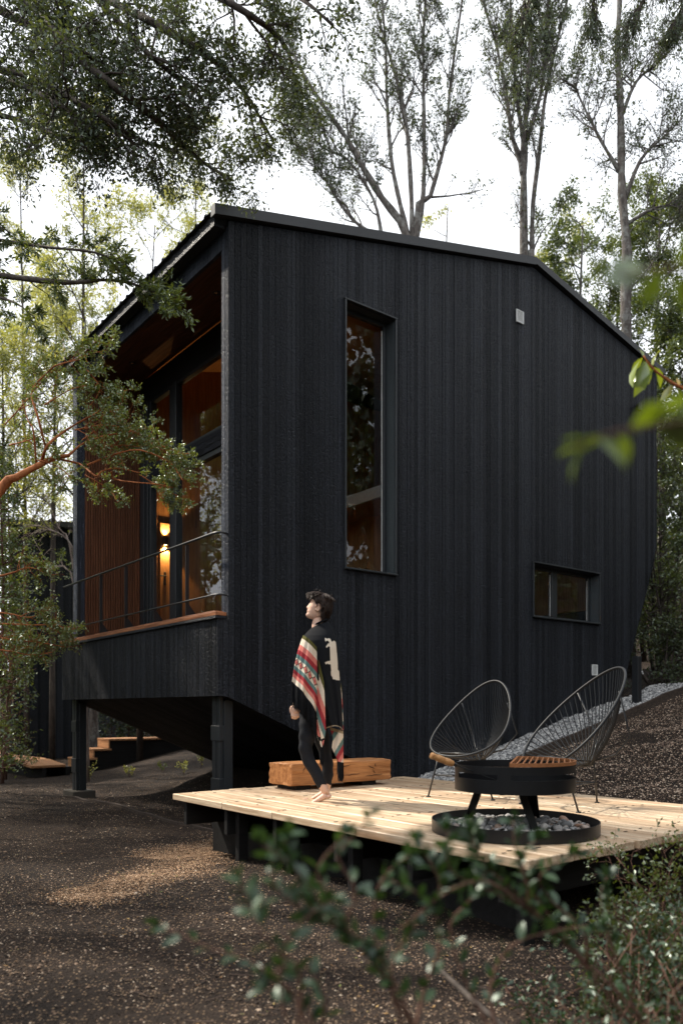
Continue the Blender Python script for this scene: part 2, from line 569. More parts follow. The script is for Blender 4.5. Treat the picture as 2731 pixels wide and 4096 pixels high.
M['chip'] = chip_material()
# chips and little stones over the soil, thick near the camera and on the slope beside the house
N = 200000
d_ = 2.0 + 13.0 * rng.random(N) ** 1.2
ang = rng.uniform(-0.52, 0.52, N)
cx_, cy_ = d_ * np.sin(ang), d_ * np.cos(ang)
cv, cu = (cx_ - HC[0]) * VX + (cy_ - HC[1]) * VY, (cx_ - HC[0]) * UX + (cy_ - HC[1]) * UY
keep = ~((cv > -0.9) & (cv < 1.5) & (cu < -1.1) & (cu > -4.8)) & ~((cv > 2.2) & (cv < 8) & (cu > -0.95))
keep &= rng.random(N) < (0.25 + 0.75 * (vnoise(cx_ * 1.6, cy_ * 1.6, 9) > 0.32))
cx_, cy_ = cx_[keep], cy_[keep]
cz_ = ground_z(cx_, cy_)
cx_, cy_, cz_ = cx_, cy_, cz_
sz = 0.0020 + 0.0065 * rng.random(len(cx_)) ** 1.8 * (1 + 0.04 * np.hypot(cx_, cy_)) * np.where(rng.random(len(cx_)) < 0.03, 2.2, 1)
tag(scatter('bark_chips', OCT_V, OCT_F, np.stack([cx_, cy_, cz_ + 0.002], 1), sz, 0.45, rng, M['chip'], True), 'pale bark chips and grit strewn over the dark soil', None, None, 'stuff')

def fallen():
    rg = np.random.default_rng(77)
    N = 5200
    d = 2.2 + 13 * rg.random(N) ** .9; a = rg.uniform(-.5, .5, N)
    x, y = d * np.sin(a), d * np.cos(a)
    v_ = (x - HC[0]) * VX + (y - HC[1]) * VY; u_ = (x - HC[0]) * UX + (y - HC[1]) * UY
    k = (vnoise(x * .9 + 3, y * .9, 12) > .48) & ~((v_ > -1.1) & (v_ < 1.7) & (u_ < -.9) & (u_ > -5)) & ~((v_ > 2.2) & (v_ < 8) & (u_ > -.95))
    x, y = x[k], y[k]; n = len(x)
    P = np.stack([x, y, ground_z(x, y) + .006], 1)
    th = rg.uniform(0, 2 * PI, n); D = np.stack([np.cos(th), np.sin(th), rg.uniform(-.1, .35, n)], 1); B = np.stack([-np.sin(th), np.cos(th), rg.uniform(-.3, .3, n)], 1)
    S = rg.uniform(.010, .026, n)[:, None]
    V_ = np.stack([P, P + D * S * .5 + B * S * .25, P + D * S, P + D * S * .5 - B * S * .25], 1)
    F_ = np.arange(n)[:, None] * 4 + np.arange(4)[None]
    t = NT('dry_leaves'); t.set(color=t.ramp(attr(t, 'tone'), [(0, (.06, .035, .02)), (.5, (.20, .11, .05)), (.85, (.34, .22, .09)), (1, (.12, .15, .05))]), rough=.8, spec=.2)
    me = np_mesh('fallen_leaves', V_.reshape(-1, 3), F_, {'tone': np.repeat(rg.random(n), 4)})
    tag(link_mesh('fallen_leaves', me, t.m), 'dry brown leaves lying about on the soil', None, None, 'stuff')
    m = MB()
    for _ in range(210):
        d = 2.4 + 9 * rg.random(); a = rg.uniform(-.5, .5); x, y = d * math.sin(a), d * math.cos(a)
        v_, u_ = vu(x, y)
        if -1.1 < v_ < 1.7 and -5 < u_ < -.9: continue
        if v_ > 2.2 and u_ > -.95: continue
        L = rg.uniform(.04, .20); th = rg.uniform(0, PI); pts = []
        for s_ in (0, .5, 1): 
            px_, py_ = x + L * s_ * math.cos(th) + rg.normal(0, .008), y + L * s_ * math.sin(th) + rg.normal(0, .008)
            pts.append((px_, py_, gz(px_, py_) + .006 + rg.uniform(0, .006)))
        m.tube(pts, [.0028, .0024, .001], 4)
    t = NT('twig_litter'); t.set(color=(.09, .06, .045), rough=.9)
    tag(m.build('twig_litter', t.m), 'thin dry twigs scattered on the soil', None, None, 'stuff')


def slope_litter():
    rg = np.random.default_rng(78)
    N = 60000
    v = 1.7 + 8 * rg.random(N); u = rg.uniform(-6.5, -.92, N)
    x = HC[0] + v * VX + u * UX; y = HC[1] + v * VY + u * UY
    k = (x < .48 * y + .6) & (vnoise(x * 2, y * 2, 31) > .22); x, y = x[k], y[k]
    t = NT('wood_mulch'); t.set(color=t.ramp(attr(t, 'tone'), [(0, (.04, .03, .026)), (.30, (.17, .115, .085)), (.7, (.42, .30, .22)), (1, (.70, .57, .44))]), rough=.85, spec=.2)
    o = scatter('wood_mulch', OCT_V, OCT_F, np.stack([x, y, ground_z(x, y) + .004], 1), .005 + .012 * rg.random(len(x)) ** 1.8, .5, rg, t.m, True)
    tag(o, 'pale brown wood chips covering the slope beside the gravel strip', None, None, 'stuff')


def sun_streak_chips():  # chips coloured bright orange to paint a sun patch on the soil
    rg = np.random.default_rng(79)
    N = 26000
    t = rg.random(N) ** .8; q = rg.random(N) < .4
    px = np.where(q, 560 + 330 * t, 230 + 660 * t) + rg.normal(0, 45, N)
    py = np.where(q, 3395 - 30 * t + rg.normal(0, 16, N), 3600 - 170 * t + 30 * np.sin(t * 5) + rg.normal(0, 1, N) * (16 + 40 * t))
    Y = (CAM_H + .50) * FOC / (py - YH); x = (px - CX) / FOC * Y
    tm = NT('sunlit_chip_colour'); tm.set(color=tm.ramp(attr(tm, 'tone'), [(0, (.05, .030, .018)), (.5, (.20, .115, .065)), (.85, (.46, .29, .17)), (1, (.66, .48, .32))]), rough=.8, spec=.2)
    o = scatter('sun_patch_chips', OCT_V, OCT_F, np.stack([x, Y, ground_z(x, Y) + .004], 1), .003 + .006 * rg.random(N) ** 2, .4, rg, tm.m, True)
    tag(o, 'streak of orange chips painting a patch of sun on the soil left of the deck', None, None, 'stuff')


slope_litter()
sun_streak_chips()
fallen()

# ------------------------------------------------------------------ the house
def build_house():
    H = empty('cabin', (HC[0], HC[1], 0), HANG)
    tag(H, 'large black charred-timber cabin on posts with a balcony', 'cabin')
    rnd = random.Random(3)
    W = 4.90                                       # width along the balcony front
    top = lambda v: (6.155 + 0.2455 * v) if v <= 5.3 else (7.456 - 0.2026 * (v - 5.3))
    def bot(v):
        if v < -0.02: return 0.92
        a = 0.92 - 0.425 * v
        b = -0.55 + 0.2376 * (v - 1.47) - 0.25
        z = max(a, b)
        if v > 7.55: z = max(z, 0.80 + (v - 7.55) * 2.443)
        return z
    VE = 8.734
    wins = [(1.66, 2.49, 2.52, 5.81), (5.275, 6.98, 2.185, 2.99)]

    def clad(name, side, holes, parent, mat, v0, v1, top=top):
        """upright boards over the long wall; side 0 faces the deck, 1 the far side"""
        vv, ff, tn = [], [], []
        v = v0
        while v < v1 - 1e-6:
            w = rnd.choice([0.058, 0.068, 0.068, 0.078, 0.09])
            e = min(v + w, v1)
            cuts = sorted({v, e, *[c for h in holes for c in h[:2] if v < c < e]})
            pr = rnd.uniform(0.0, 0.004)
            tone = rnd.random() ** 1.5
            for a, b in zip(cuts[:-1], cuts[1:]):
                g0 = 0.0022 if a == v else 0.0
                g1 = 0.0022 if b == e else 0.0
                m = (a + b) / 2
                hs = [h for h in holes if h[0] <= m <= h[1]]
                a_, b_ = a + g0, b - g1
                spans = [[bot(a_), bot(b_), top(a_), top(b_)]]
                for h in hs:
                    s0 = spans.pop()
                    spans += [[s0[0], s0[1], h[2], h[2]], [h[3], h[3], s0[2], s0[3]]]
                if spans[0][3] - spans[0][0] > 3.0:
                    zj = spans[0][0] + (spans[0][3] - spans[0][0]) * rnd.uniform(.15, .85)
                    s0 = spans.pop(0); spans = [[s0[0], s0[1], zj - .0015, zj - .0015], [zj + .0015, zj + .0015, s0[2], s0[3]]] + spans
                for za, zb, zc, zd in spans:
                    tone = min(1, max(0, tone + rnd.uniform(-.12, .12)))
                    f_ = -pr if side == 0 else W + pr
                    k_ = f_ + (0.03 if side == 0 else -0.03)
                    n0 = len(vv)
                    vv += [(a_, f_, za), (b_, f_, zb), (b_, f_, zd), (a_, f_, zc), (a_, k_, za), (b_, k_, zb), (b_, k_, zd), (a_, k_, zc)]
                    q = [(0, 1, 2, 3), (5, 4, 7, 6), (4, 0, 3, 7), (1, 5, 6, 2), (3, 2, 6, 7), (4, 5, 1, 0)]
                    ff += [tuple(n0 + i for i in (x if side == 0 else x[::-1])) for x in q]
                    tn += [tone] * 8
            v = e
        me = np_mesh(name, np.array(vv), np.array(ff), {'tone': np.array(tn)})
        return link_mesh(name, me, mat, parent)

    clad('wall', 0, [], H, M['char'], -0.109, 0.026, lambda v: 1.766)
    wall = clad('wall', 0, wins, H, M['char'], 0.028, VE)
    # below the balcony floor the cladding runs out to the band; above it stops at the corner: trim that piece
    wall_far = clad('wall', 1, [], H, M['char'], 0.03, VE)
    # inner lining behind the boards (keeps light out)
    for uu in (0.034, W - 0.034 - 0.05):
        b = MB()
        hs = wins if uu < 1 else []
        cuts = sorted({0.03, 5.3, 7.55, 1.66, 2.49, 5.275, 6.98, VE - 0.02, *np.arange(0.5, 8.6, 0.5).tolist()})
        for a, c in zip(cuts[:-1], cuts[1:]):
            m = (a + c) / 2
            zs = [(max(bot(a), 0), max(bot(c), 0), top(a), top(c))]
            for h in hs:
                if h[0] < m < h[1]:
                    s0 = zs.pop(); zs = [(s0[0], s0[1], h[2], h[2]), (h[3], h[3], s0[2], s0[3])]
            for za, zb, zc, zd in zs:
                b.add([(a, uu, za), (c, uu, zb), (c, uu, zd), (a, uu, zc), (a, uu + .05, za), (c, uu + .05, zb), (c, uu + .05, zd), (a, uu + .05, zc)],
                      [(0, 1, 2, 3), (5, 4, 7, 6), (4, 0, 3, 7), (1, 5, 6, 2), (3, 2, 6, 7), (4, 5, 1, 0)])
        b.build('wall_core', M['blackmetal'], H)

    # balcony band, corner columns, fascia (front faces at v = const)
    def boards_front(name, vf, u0, u1, z0, z1, mat, depth=0.03, wmin=0.06, wmax=0.09):
        m = MB(); tn = []; u = u0
        while u < u1 - 1e-6:
            e = min(u + rnd.uniform(wmin, wmax), u1)
            pr = rnd.uniform(0, 0.004)
            m.box(vf - pr, vf + depth, u + 0.002, e - 0.002, z0, z1); tn += [rnd.random() ** 1.5] * 8
            u = e
        o_ = m.build(name, mat, H)
        a_ = o_.data.attributes.new('tone', 'FLOAT', 'POINT'); a_.data.foreach_set('value', tn)
        return o_
    boards_front('balcony_front', -0.109, 0.032, 4.985, 0.92, 1.775, M['char'])
    boards_front('corner_column', 0.03, 0.004, 0.155, 1.84, 6.12, M['silver'], 0.12, 0.05, 0.08)
    boards_front('corner_column', 0.03, 4.70, 4.87, 1.84, 6.12, M['silver'], 0.12, 0.05, 0.08)
    boards_front('fascia', 0.03, 0.157, 4.698, 5.90, 6.13, M['silver'], 0.04, 0.06, 0.1)
    # end of the balcony floor, sill with its end grain, black drip edge
    m = MB(); m.bbox(-0.135, 0.0, -0.010, 5.02, 1.800, 1.842, 0.004); m.bbox(-0.128, -0.02, 0.03, 5.01, 1.843, 1.856, 0.003)
    m.build('sill', M['sill'], H)
    m = MB(); m.bbox(-0.142, -0.004, -0.014, 5.03, 1.768, 1.799, 0.003); m.build('drip_edge', M['char_h'], H)
    m = MB()
    for k in range(9): m.box(0.004 + k * 0.118, 0.004 + k * 0.118 + 0.112, 0.06, 4.75, 1.79, 1.825)
    m.build('balcony_floor', M['soffit'], H)
    # underside of the house: sloping boards
    m = MB(); tn = []
    n = 34
    for k in range(n):
        u0, u1 = 0.04 + k * (4.82 / n), 0.04 + (k + 1) * (4.82 / n) - 0.006
        vs_ = []
        for (v, z) in ((-0.07, 0.925), (0.0, 0.92), (3.3, 0.92 - 0.425 * 3.3)):
            vs_ += [(v, u0, z), (v, u1, z), (v, u1, z + 0.03), (v, u0, z + 0.03)]
        m.add(vs_, [(0, 1, 5, 4)[::-1], (4, 5, 9, 8)[::-1], (3, 2, 6, 7), (7, 6, 10, 11), (0, 4, 7, 3), (4, 8, 11, 7), (1, 2, 6, 5), (5, 6, 10, 9)]); tn += [rnd.random()] * 12
    o = m.build('underfloor', M['char_under'], H)
    a_ = o.data.attributes.new('tone', 'FLOAT', 'POINT'); a_.data.foreach_set('value', tn)
    # back wall
    m = MB(); m.box(VE - 0.03, VE + 0.0, 0.034, W - 0.034, 3.45, top(VE) - 0.02)
    m.add([(7.60, 0.034, 0.85), (7.60, W - .034, 0.85), (VE, W - .034, 3.449), (VE, 0.034, 3.449)], [(0, 1, 2, 3)])
    m.build('back_wall', M['char'], H)

    # roof: ribbed metal sheets, folded at the ridge, with smooth edge flashings
    T = lambda v: (6.262 + 0.2455 * v) if v <= 5.3 else (7.563 - 0.2026 * (v - 5.3))
    prof = []
    u = 0.02
    while u < 5.0:
        prof += [(u, 0), (u + 0.14, 0), (u + 0.155, 0.028), (u + 0.185, 0.028), (u + 0.20, 0)]
        u += 0.215
    rows = []
    for v in (-0.16, 5.3, 8.92):
        rows.append([(v, a, T(v) - 0.005 + h) for a, h in prof])
    m = MB(); m.grid(rows); m.grid([[(p[0], p[1], p[2] - 0.02) for p in r_] for r_ in rows])
    roof = m.build('roof', M['roofmetal'], H)
    m = MB()
    for u0, u1 in ((-0.055, 0.035), (4.88, 5.03)):
        for (va, vb) in ((-0.17, 5.3), (5.3, 8.94)):
            th = 0.115 if va < 0 else 0.10
            za, zb = T(va) + 0.034, T(vb) + 0.034
            m.add([(va, u0, za - th), (va, u1, za - th), (va, u1, za), (va, u0, za), (vb, u0, zb - th), (vb, u1, zb - th), (vb, u1, zb), (vb, u0, zb)],
                  [(0, 1, 2, 3)[::-1], (4, 5, 6, 7), (3, 2, 6, 7), (0, 4, 5, 1), (0, 3, 7, 4), (1, 5, 6, 2)])
    m.build('roof_flashing', M['roofmetal'], roof)
    m = MB(); m.box(-0.125, 0.028, 0.037, 4.878, 6.115, T(-0.1) - 0.035)
    m.box(-0.13, 0.0, 0.037, 4.878, 6.07, 6.113)
    m.build('eave_board', M['char_h'], roof)
    # roof deck under the sheets
    m = MB()
    for (va, vb) in ((0.07, 5.3), (5.3, 8.9)):
        za, zb = T(va) - 0.04, T(vb) - 0.04
        m.add([(va, 0.04, za - .06), (va, W - .04, za - .06), (va, W - .04, za), (va, 0.04, za), (vb, 0.04, zb - .06), (vb, W - .04, zb - .06), (vb, W - .04, zb), (vb, 0.04, zb)],
              [(0, 1, 2, 3)[::-1], (4, 5, 6, 7), (3, 2, 6, 7), (0, 4, 5, 1), (0, 3, 7, 4), (1, 5, 6, 2)])
    m.build('roof_deck', M['roofmetal'], roof)

    # ---- balcony recess: sloping soffit, slatted side wall, dark side wall, header
    VG = 1.07
    S = lambda v: 5.90 + 0.2455 * (v - 0.03)
    m = MB()
    for k in range(11):
        v0 = 0.07 + k * 0.091; v1 = v0 + 0.088
        m.add([(v0, 0.17, S(v0)), (v1, 0.17, S(v1)), (v1, 4.69, S(v1)), (v0, 4.69, S(v0)), (v0, 0.17, S(v0) + .02), (v1, 0.17, S(v1) + .02), (v1, 4.69, S(v1) + .02), (v0, 4.69, S(v0) + .02)],
              [(0, 3, 2, 1)[::-1], (4, 5, 6, 7), (0, 1, 5, 4), (1, 2, 6, 5), (2, 3, 7, 6), (3, 0, 4, 7)])
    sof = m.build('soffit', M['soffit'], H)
    for (v, u) in ((0.53, 3.75), (0.535, 1.18)):
        z = S(v) - 0.004
        m = MB(); ring = [(0.052, 0.0), (0.050, -0.012), (0.036, -0.014), (0.030, 0.0)]
        m.grid([[(v + r_ * math.cos(t), u + r_ * math.sin(t), z + h) for t in np.linspace(0, 2 * PI, 24, endpoint=False)] for r_, h in ring], True)
        d_l = m.build('downlight', M['blackmetal'], H, True)
        m = MB(); m.grid([[(v + r_ * math.cos(t), u + r_ * math.sin(t), z + h) for t in np.linspace(0, 2 * PI, 20, endpoint=False)] for r_, h in ((0.030, -0.001), (0.018, -0.014), (0.002, -0.016))], True)
        m.build('reflector', M['downlight'], d_l, True)
    m = MB(); tn = []
    k = 0
    v = 0.155
    while v < VG:
        m.bbox(v, v + 0.030, 4.655, 4.69, 1.83, S(v) - 0.003, 0.003); tn += [rnd.random()] * 24
        v += 0.041
    m.box(0.152, VG, 4.692, 4.70, 1.83, S(0.2)); tn += [1.0] * 8
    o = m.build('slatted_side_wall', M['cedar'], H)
    a_ = o.data.attributes.new('tone', 'FLOAT', 'POINT'); a_.data.foreach_set('value', tn[:len(o.data.vertices)] + [0.5] * max(0, len(o.data.vertices) - len(tn)))
    m = MB(); v = 0.155
    while v < VG: m.bbox(v, v + 0.030, 0.16, 0.185, 1.83, S(v) - 0.003, 0.003); v += 0.041
    m.box(0.152, VG, 0.158, 0.162, 1.83, S(0.2))
    m.build('slatted_side_wall', M['cedar'], H)

    # ---- window wall
    F = M['frame']
    m = MB(); m.box(VG, VG + .10, 0.187, 4.652, 5.745, 6.14); m.build('window_header', M['char_h'], H)
    fr = empty('window_wall'); fr.parent = H
    m = MB()
    m.bbox(VG - .02, VG + .09, 4.245, 4.652, 1.83, 5.743, 0.004)        # stacked jambs at the far end
    m.bbox(VG - .045, VG - .021, 4.30, 4.36, 1.83, 5.743, 0.003)
    m.bbox(VG - .045, VG - .021, 4.44, 4.50, 1.83, 5.743, 0.003)
    m.bbox(VG - .03, VG + .08, 3.33, 3.43, 1.83, 4.405, 0.004)
    m.bbox(VG - .03, VG + .08, 3.33, 3.43, 4.655, 5.743, 0.004)
    m.bbox(VG - .01, VG + .08, 3.44, 3.585, 1.83, 4.405, 0.004)
    m.bbox(VG - .01, VG + .08, 3.44, 3.585, 4.655, 5.743, 0.004)
    m.bbox(VG - .02, VG + .08, 0.19, 0.33, 1.83, 5.743, 0.004)
    m.bbox(VG - .01, VG + .07, 3.588, 4.243, 5.69, 5.742, 0.003)
    m.bbox(VG - .01, VG + .07, 0.332, 3.328, 5.69, 5.742, 0.003)
    m.bbox(VG - .01, VG + .07, 3.588, 4.243, 4.657, 4.70, 0.003)
    m.bbox(VG - .01, VG + .07, 0.332, 3.328, 4.657, 4.70, 0.003)
    m.bbox(VG - .015, VG + .07, 3.588, 4.243, 4.33, 4.403, 0.003)
    m.bbox(VG - .015, VG + .07, 0.332, 3.328, 4.33, 4.403, 0.003)
    m.bbox(VG - .015, VG + .07, 3.588, 4.243, 1.831, 1.90, 0.003)
    m.bbox(VG - .015, VG + .07, 0.332, 3.328, 1.831, 1.90, 0.003)
    m.bbox(VG, VG + .06, 1.58, 1.66, 1.902, 4.328, 0.003)
    m.build('frame', F, fr)
    m = MB()
    for i in range(3): m.bbox(VG - .035, VG + .07, 0.19, 4.24, 4.407 + i * .082, 4.407 + i * .082 + .079, 0.003)
    m.build('transom', M['char_h'], fr)
    for (u0, u1, z0, z1) in ((3.59, 4.242, 4.702, 5.688), (0.334, 3.327, 4.702, 5.688), (3.59, 4.242, 1.902, 4.328), (1.662, 3.327, 1.902, 4.328), (0.334, 1.578, 1.902, 4.328)):
        m = MB(); m.box(VG + .03, VG + .038, u0, u1, z0, z1); m.build('pane', M['glass'], fr)

    # ---- tall window and low window in the long wall
    for (v0, v1, z0, z1), mull in ((wins[0], None), (wins[1], (5.94, 6.07))):
        wn_ = empty('window'); wn_.parent = H
        m = MB(); D = 0.185
        # flashing frame standing proud of the boards
        m.bbox(v0 - .012, v0 + .012, -.03, D, z0, z1, .003); m.bbox(v1 - .012, v1 + .012, -.03, D, z0, z1, .003)
        m.bbox(v0 - .02, v1 + .02, -.032, D, z1 + .0005, z1 + .02, .003); m.bbox(v0 - .02, v1 + .02, -.045, D, z0 - .022, z0 - .0005, .003)
        m.build('frame', M['frame'], wn_)
        m = MB()
        m.box(v1 - .017, v1 - .0125, 0.0, D - .03, z0 + .002, z1 - .03)
        m.build('reveal', M['reveal'], wn_)
        m = MB(); w_ = 0.045
        m.bbox(v0 + .013, v0 + .013 + w_, D - .03, D + .03, z0 + .001, z1 - .001, .003)
        m.bbox(v1 - .018 - w_, v1 - .018, D - .03, D + .03, z0 + .001, z1 - .001, .003)
        m.bbox(v0 + .014 + w_, v1 - .019 - w_, D - .03, D + .03, z1 - .002 - w_, z1 - .001, .003)
        m.bbox(v0 + .014 + w_, v1 - .019 - w_, D - .03, D + .03, z0 + .001, z0 + .002 + w_, .003)
        if mull: m.bbox(mull[0], mull[1], D - .04, D + .035, z0 + .003 + w_, z1 - .003 - w_, .003)
        m.build('sash', M['frame'], wn_)
        parts_ = [(v0 + .015 + w_, v1 - .02 - w_)] if not mull else [(v0 + .015 + w_, mull[0] - .001), (mull[1] + .001, v1 - .02 - w_)]
        for a, c in parts_:
            m = MB(); m.box(a, c, D, D + .006, z0 + .003 + w_, z1 - .003 - w_); m.build('pane', M['glass'], wn_)
        # white strips paint a bright reflection at the edge of the glazing
        for a, c in parts_:
            m = MB(); m.box(c - .014, c - .006, D - .010, D - .004, z0 + .01 + w_, z1 - .05 - w_); m.build('glass_glint', M['vent'], wn_)

    # ---- interior
    I = M['inner']
    m = MB()
    FL = 1.80
    m.box(VG + .12, 7.9, 0.10, 4.78, FL - .05, FL)                                  # floor
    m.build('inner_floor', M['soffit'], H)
    m = MB()
    k = 0; v = VG + .13
    while v < 8.2:
        m.box(v, v + .095, 4.70, 4.76, FL + .001 if v < 7.8 else 2.9, 6.9); v += .10
    u = 0.10
    m.box(8.2, 8.25, 0.11, 4.78, 2.6, 6.8)
    m.box(5.0, 5.06, 2.6, 4.69, FL, 4.3)
    m.build('inner_wall', I, H)
    m = MB()
    for (va, vb) in ((VG + .12, 5.3), (5.3, 8.2)):
        za, zb = T(va) - .16, T(vb) - .16
        m.add([(va, 0.09, za), (va, 4.8, za), (vb, 4.8, zb), (vb, 0.09, zb)], [(0, 1, 2, 3)])
    m.build('inner_ceiling', I, H)
    m = MB(); m.box(4.2, 8.2, 0.12, 4.68, 4.30, 4.42); m.build('loft_floor', I, H)
    m = MB(); m.box(4.16, 4.196, 0.12, 4.68, 4.27, 4.46); m.build('loft_edge', M['vent'], H)
    # wall light with an upward and a downward beam
    lx, ly, lz = 1.50, 4.64, 3.60
    m = MB()
    m.grid([[(lx + r_ * math.cos(t), ly + r_ * math.sin(t), lz + h) for t in np.linspace(0, 2 * PI, 20, endpoint=False)] for r_, h in ((.03, .07), (.045, .075), (.045, -.075), (.03, -.07))], True)
    m.box(lx - .02, lx + .02, ly, 4.698, lz - .02, lz + .02)
    sc_ = m.build('wall_light', M['blackmetal'], H, True)
    for h in (.069, -.069):
        m = MB()
        m.grid([[(lx + r_ * math.cos(t), ly + r_ * math.sin(t), lz + h) for t in np.linspace(0, 2 * PI, 16, endpoint=False)] for r_ in (.029, .001)], True)
        m.build('bulb', M['lamp'], sc_)
    for up in (1, -1):
        ld = bpy.data.lights.new('wall_light_beam', 'SPOT')
        ld.energy = 100 if up < 0 else 55; ld.color = (1.0, 0.60, 0.24); ld.spot_size = R(96); ld.spot_blend = 0.35; ld.shadow_soft_size = 0.02
        lo = bpy.data.objects.new('wall_light_beam', ld); col.objects.link(lo); lo.parent = sc_
        lo.location = (lx, ly, lz + 0.085 * up)
        lo.rotation_euler = (0 if up < 0 else PI, 0, 0)
    # room side door with its black lever
    m = MB(); m.bbox(1.42, 2.25, 4.672, 4.698, FL + .002, 3.9, .003); dr = m.build('inner_door', I, H)
    m = MB(); m.bbox(1.48, 1.52, 4.655, 4.671, 2.86, 3.08, .003); m.tube([(1.50, 4.655, 3.0), (1.50, 4.61, 3.0), (1.38, 4.60, 3.0)], .011, 8); m.build('handle', M['blackmetal'], dr)
    # ---- balcony rail
    rail = empty('balcony_rail'); rail.parent = H
    m = MB(); m.tube([(-0.10, 4.93, 2.705), (-0.10, 0.10, 2.715), (-0.085, 0.03, 2.715), (-0.04, 0.0, 2.715), (0.0, 0.012, 2.715), (0.03, 0.03, 2.715)], .014, 8); m.build('handrail', M['blackmetal'], rail, True)
    m = MB(); m.tube([(-0.10, 4.93, 2.03), (-0.10, 0.10, 2.035), (-0.085, 0.03, 2.035), (-0.04, 0.0, 2.035), (0.0, 0.012, 2.035), (0.03, 0.03, 2.035)], .010, 8); m.build('lower_rail', M['blackmetal'], rail, True)
    for u in (4.30, 3.42, 2.53, 1.63, 0.76):
        m = MB(); m.prism([(-0.105, 1.858), (-0.105, 2.70), (-0.062, 2.70), (-0.062, 2.00), (0.05, 1.862), (0.05, 1.858)], 'y', u - .006, u + .006)
        m.build('baluster', M['blackmetal'], rail)

    # ---- legs under the balcony
    for u0, zb in ((0.14, -0.60), (4.66, -0.50)):
        m = MB()
        m.bbox(0.045, 0.155, u0 - .02, u0 + .175, zb, 0.875, .004)
        m.bbox(0.0, 0.043, u0 + .095, u0 + .178, zb, 0.918, .004)
        m.bbox(0.0, 0.043, u0 - .0, u0 + .075, zb, 0.918, .004)
        for z in (0.42, -0.22): m.bbox(-0.012, 0.05, u0 - .012, u0 + .19, z, z + .17 + (.05 if z < 0 else 0), .004)
        m.build('post', M['frame'], H)
    m = MB(); m.bbox(-.10, .26, 4.52, 4.98, -0.72, -.50, .012)
    tag(m.build('post_footing', M['concrete'], H), 'low concrete footing')

    # ---- white vent covers
    for (v0, v1, z0, z1) in ((4.883, 5.05, 6.515, 6.70), (6.775, 6.925, 1.325, 1.50)):
        m = MB(); fw = .018; uu = -.022
        m.bbox(v0, v0 + fw, uu, -.003, z0, z1, .003); m.bbox(v1 - fw, v1, uu, -.003, z0, z1, .003)
        m.bbox(v0 + fw, v1 - fw, uu, -.003, z0, z0 + fw, .003); m.bbox(v0 + fw, v1 - fw, uu, -.003, z1 - fw, z1, .003)
        m.box(v0 + fw, v1 - fw, -.008, -.004, z0 + fw, z1 - fw)
        z = z0 + fw + .004
        while z < z1 - fw - .006:
            m.box(v0 + fw, v1 - fw, -.016, -.009, z, z + .006); z += .013
        m.build('vent_cover', M['vent'], H)
    m = MB()
    m.tube([(8.10, -.004, 6.02), (8.10, -.05, 6.02)], .03, 12); m.tube([(8.10, -.05, 6.05), (8.10, -.055, 5.93)], .038, 12)
    m.build('outdoor_spotlight', M['blackmetal'], H)
    return H


build_house()

# ------------------------------------------------------------------ timber deck
def set_tone(o, tn):
    a_ = o.data.attributes.new('tone', 'FLOAT', 'POINT')
    n = len(o.data.vertices)
    a_.data.foreach_set('value', (list(tn) + [0.5] * n)[:n])


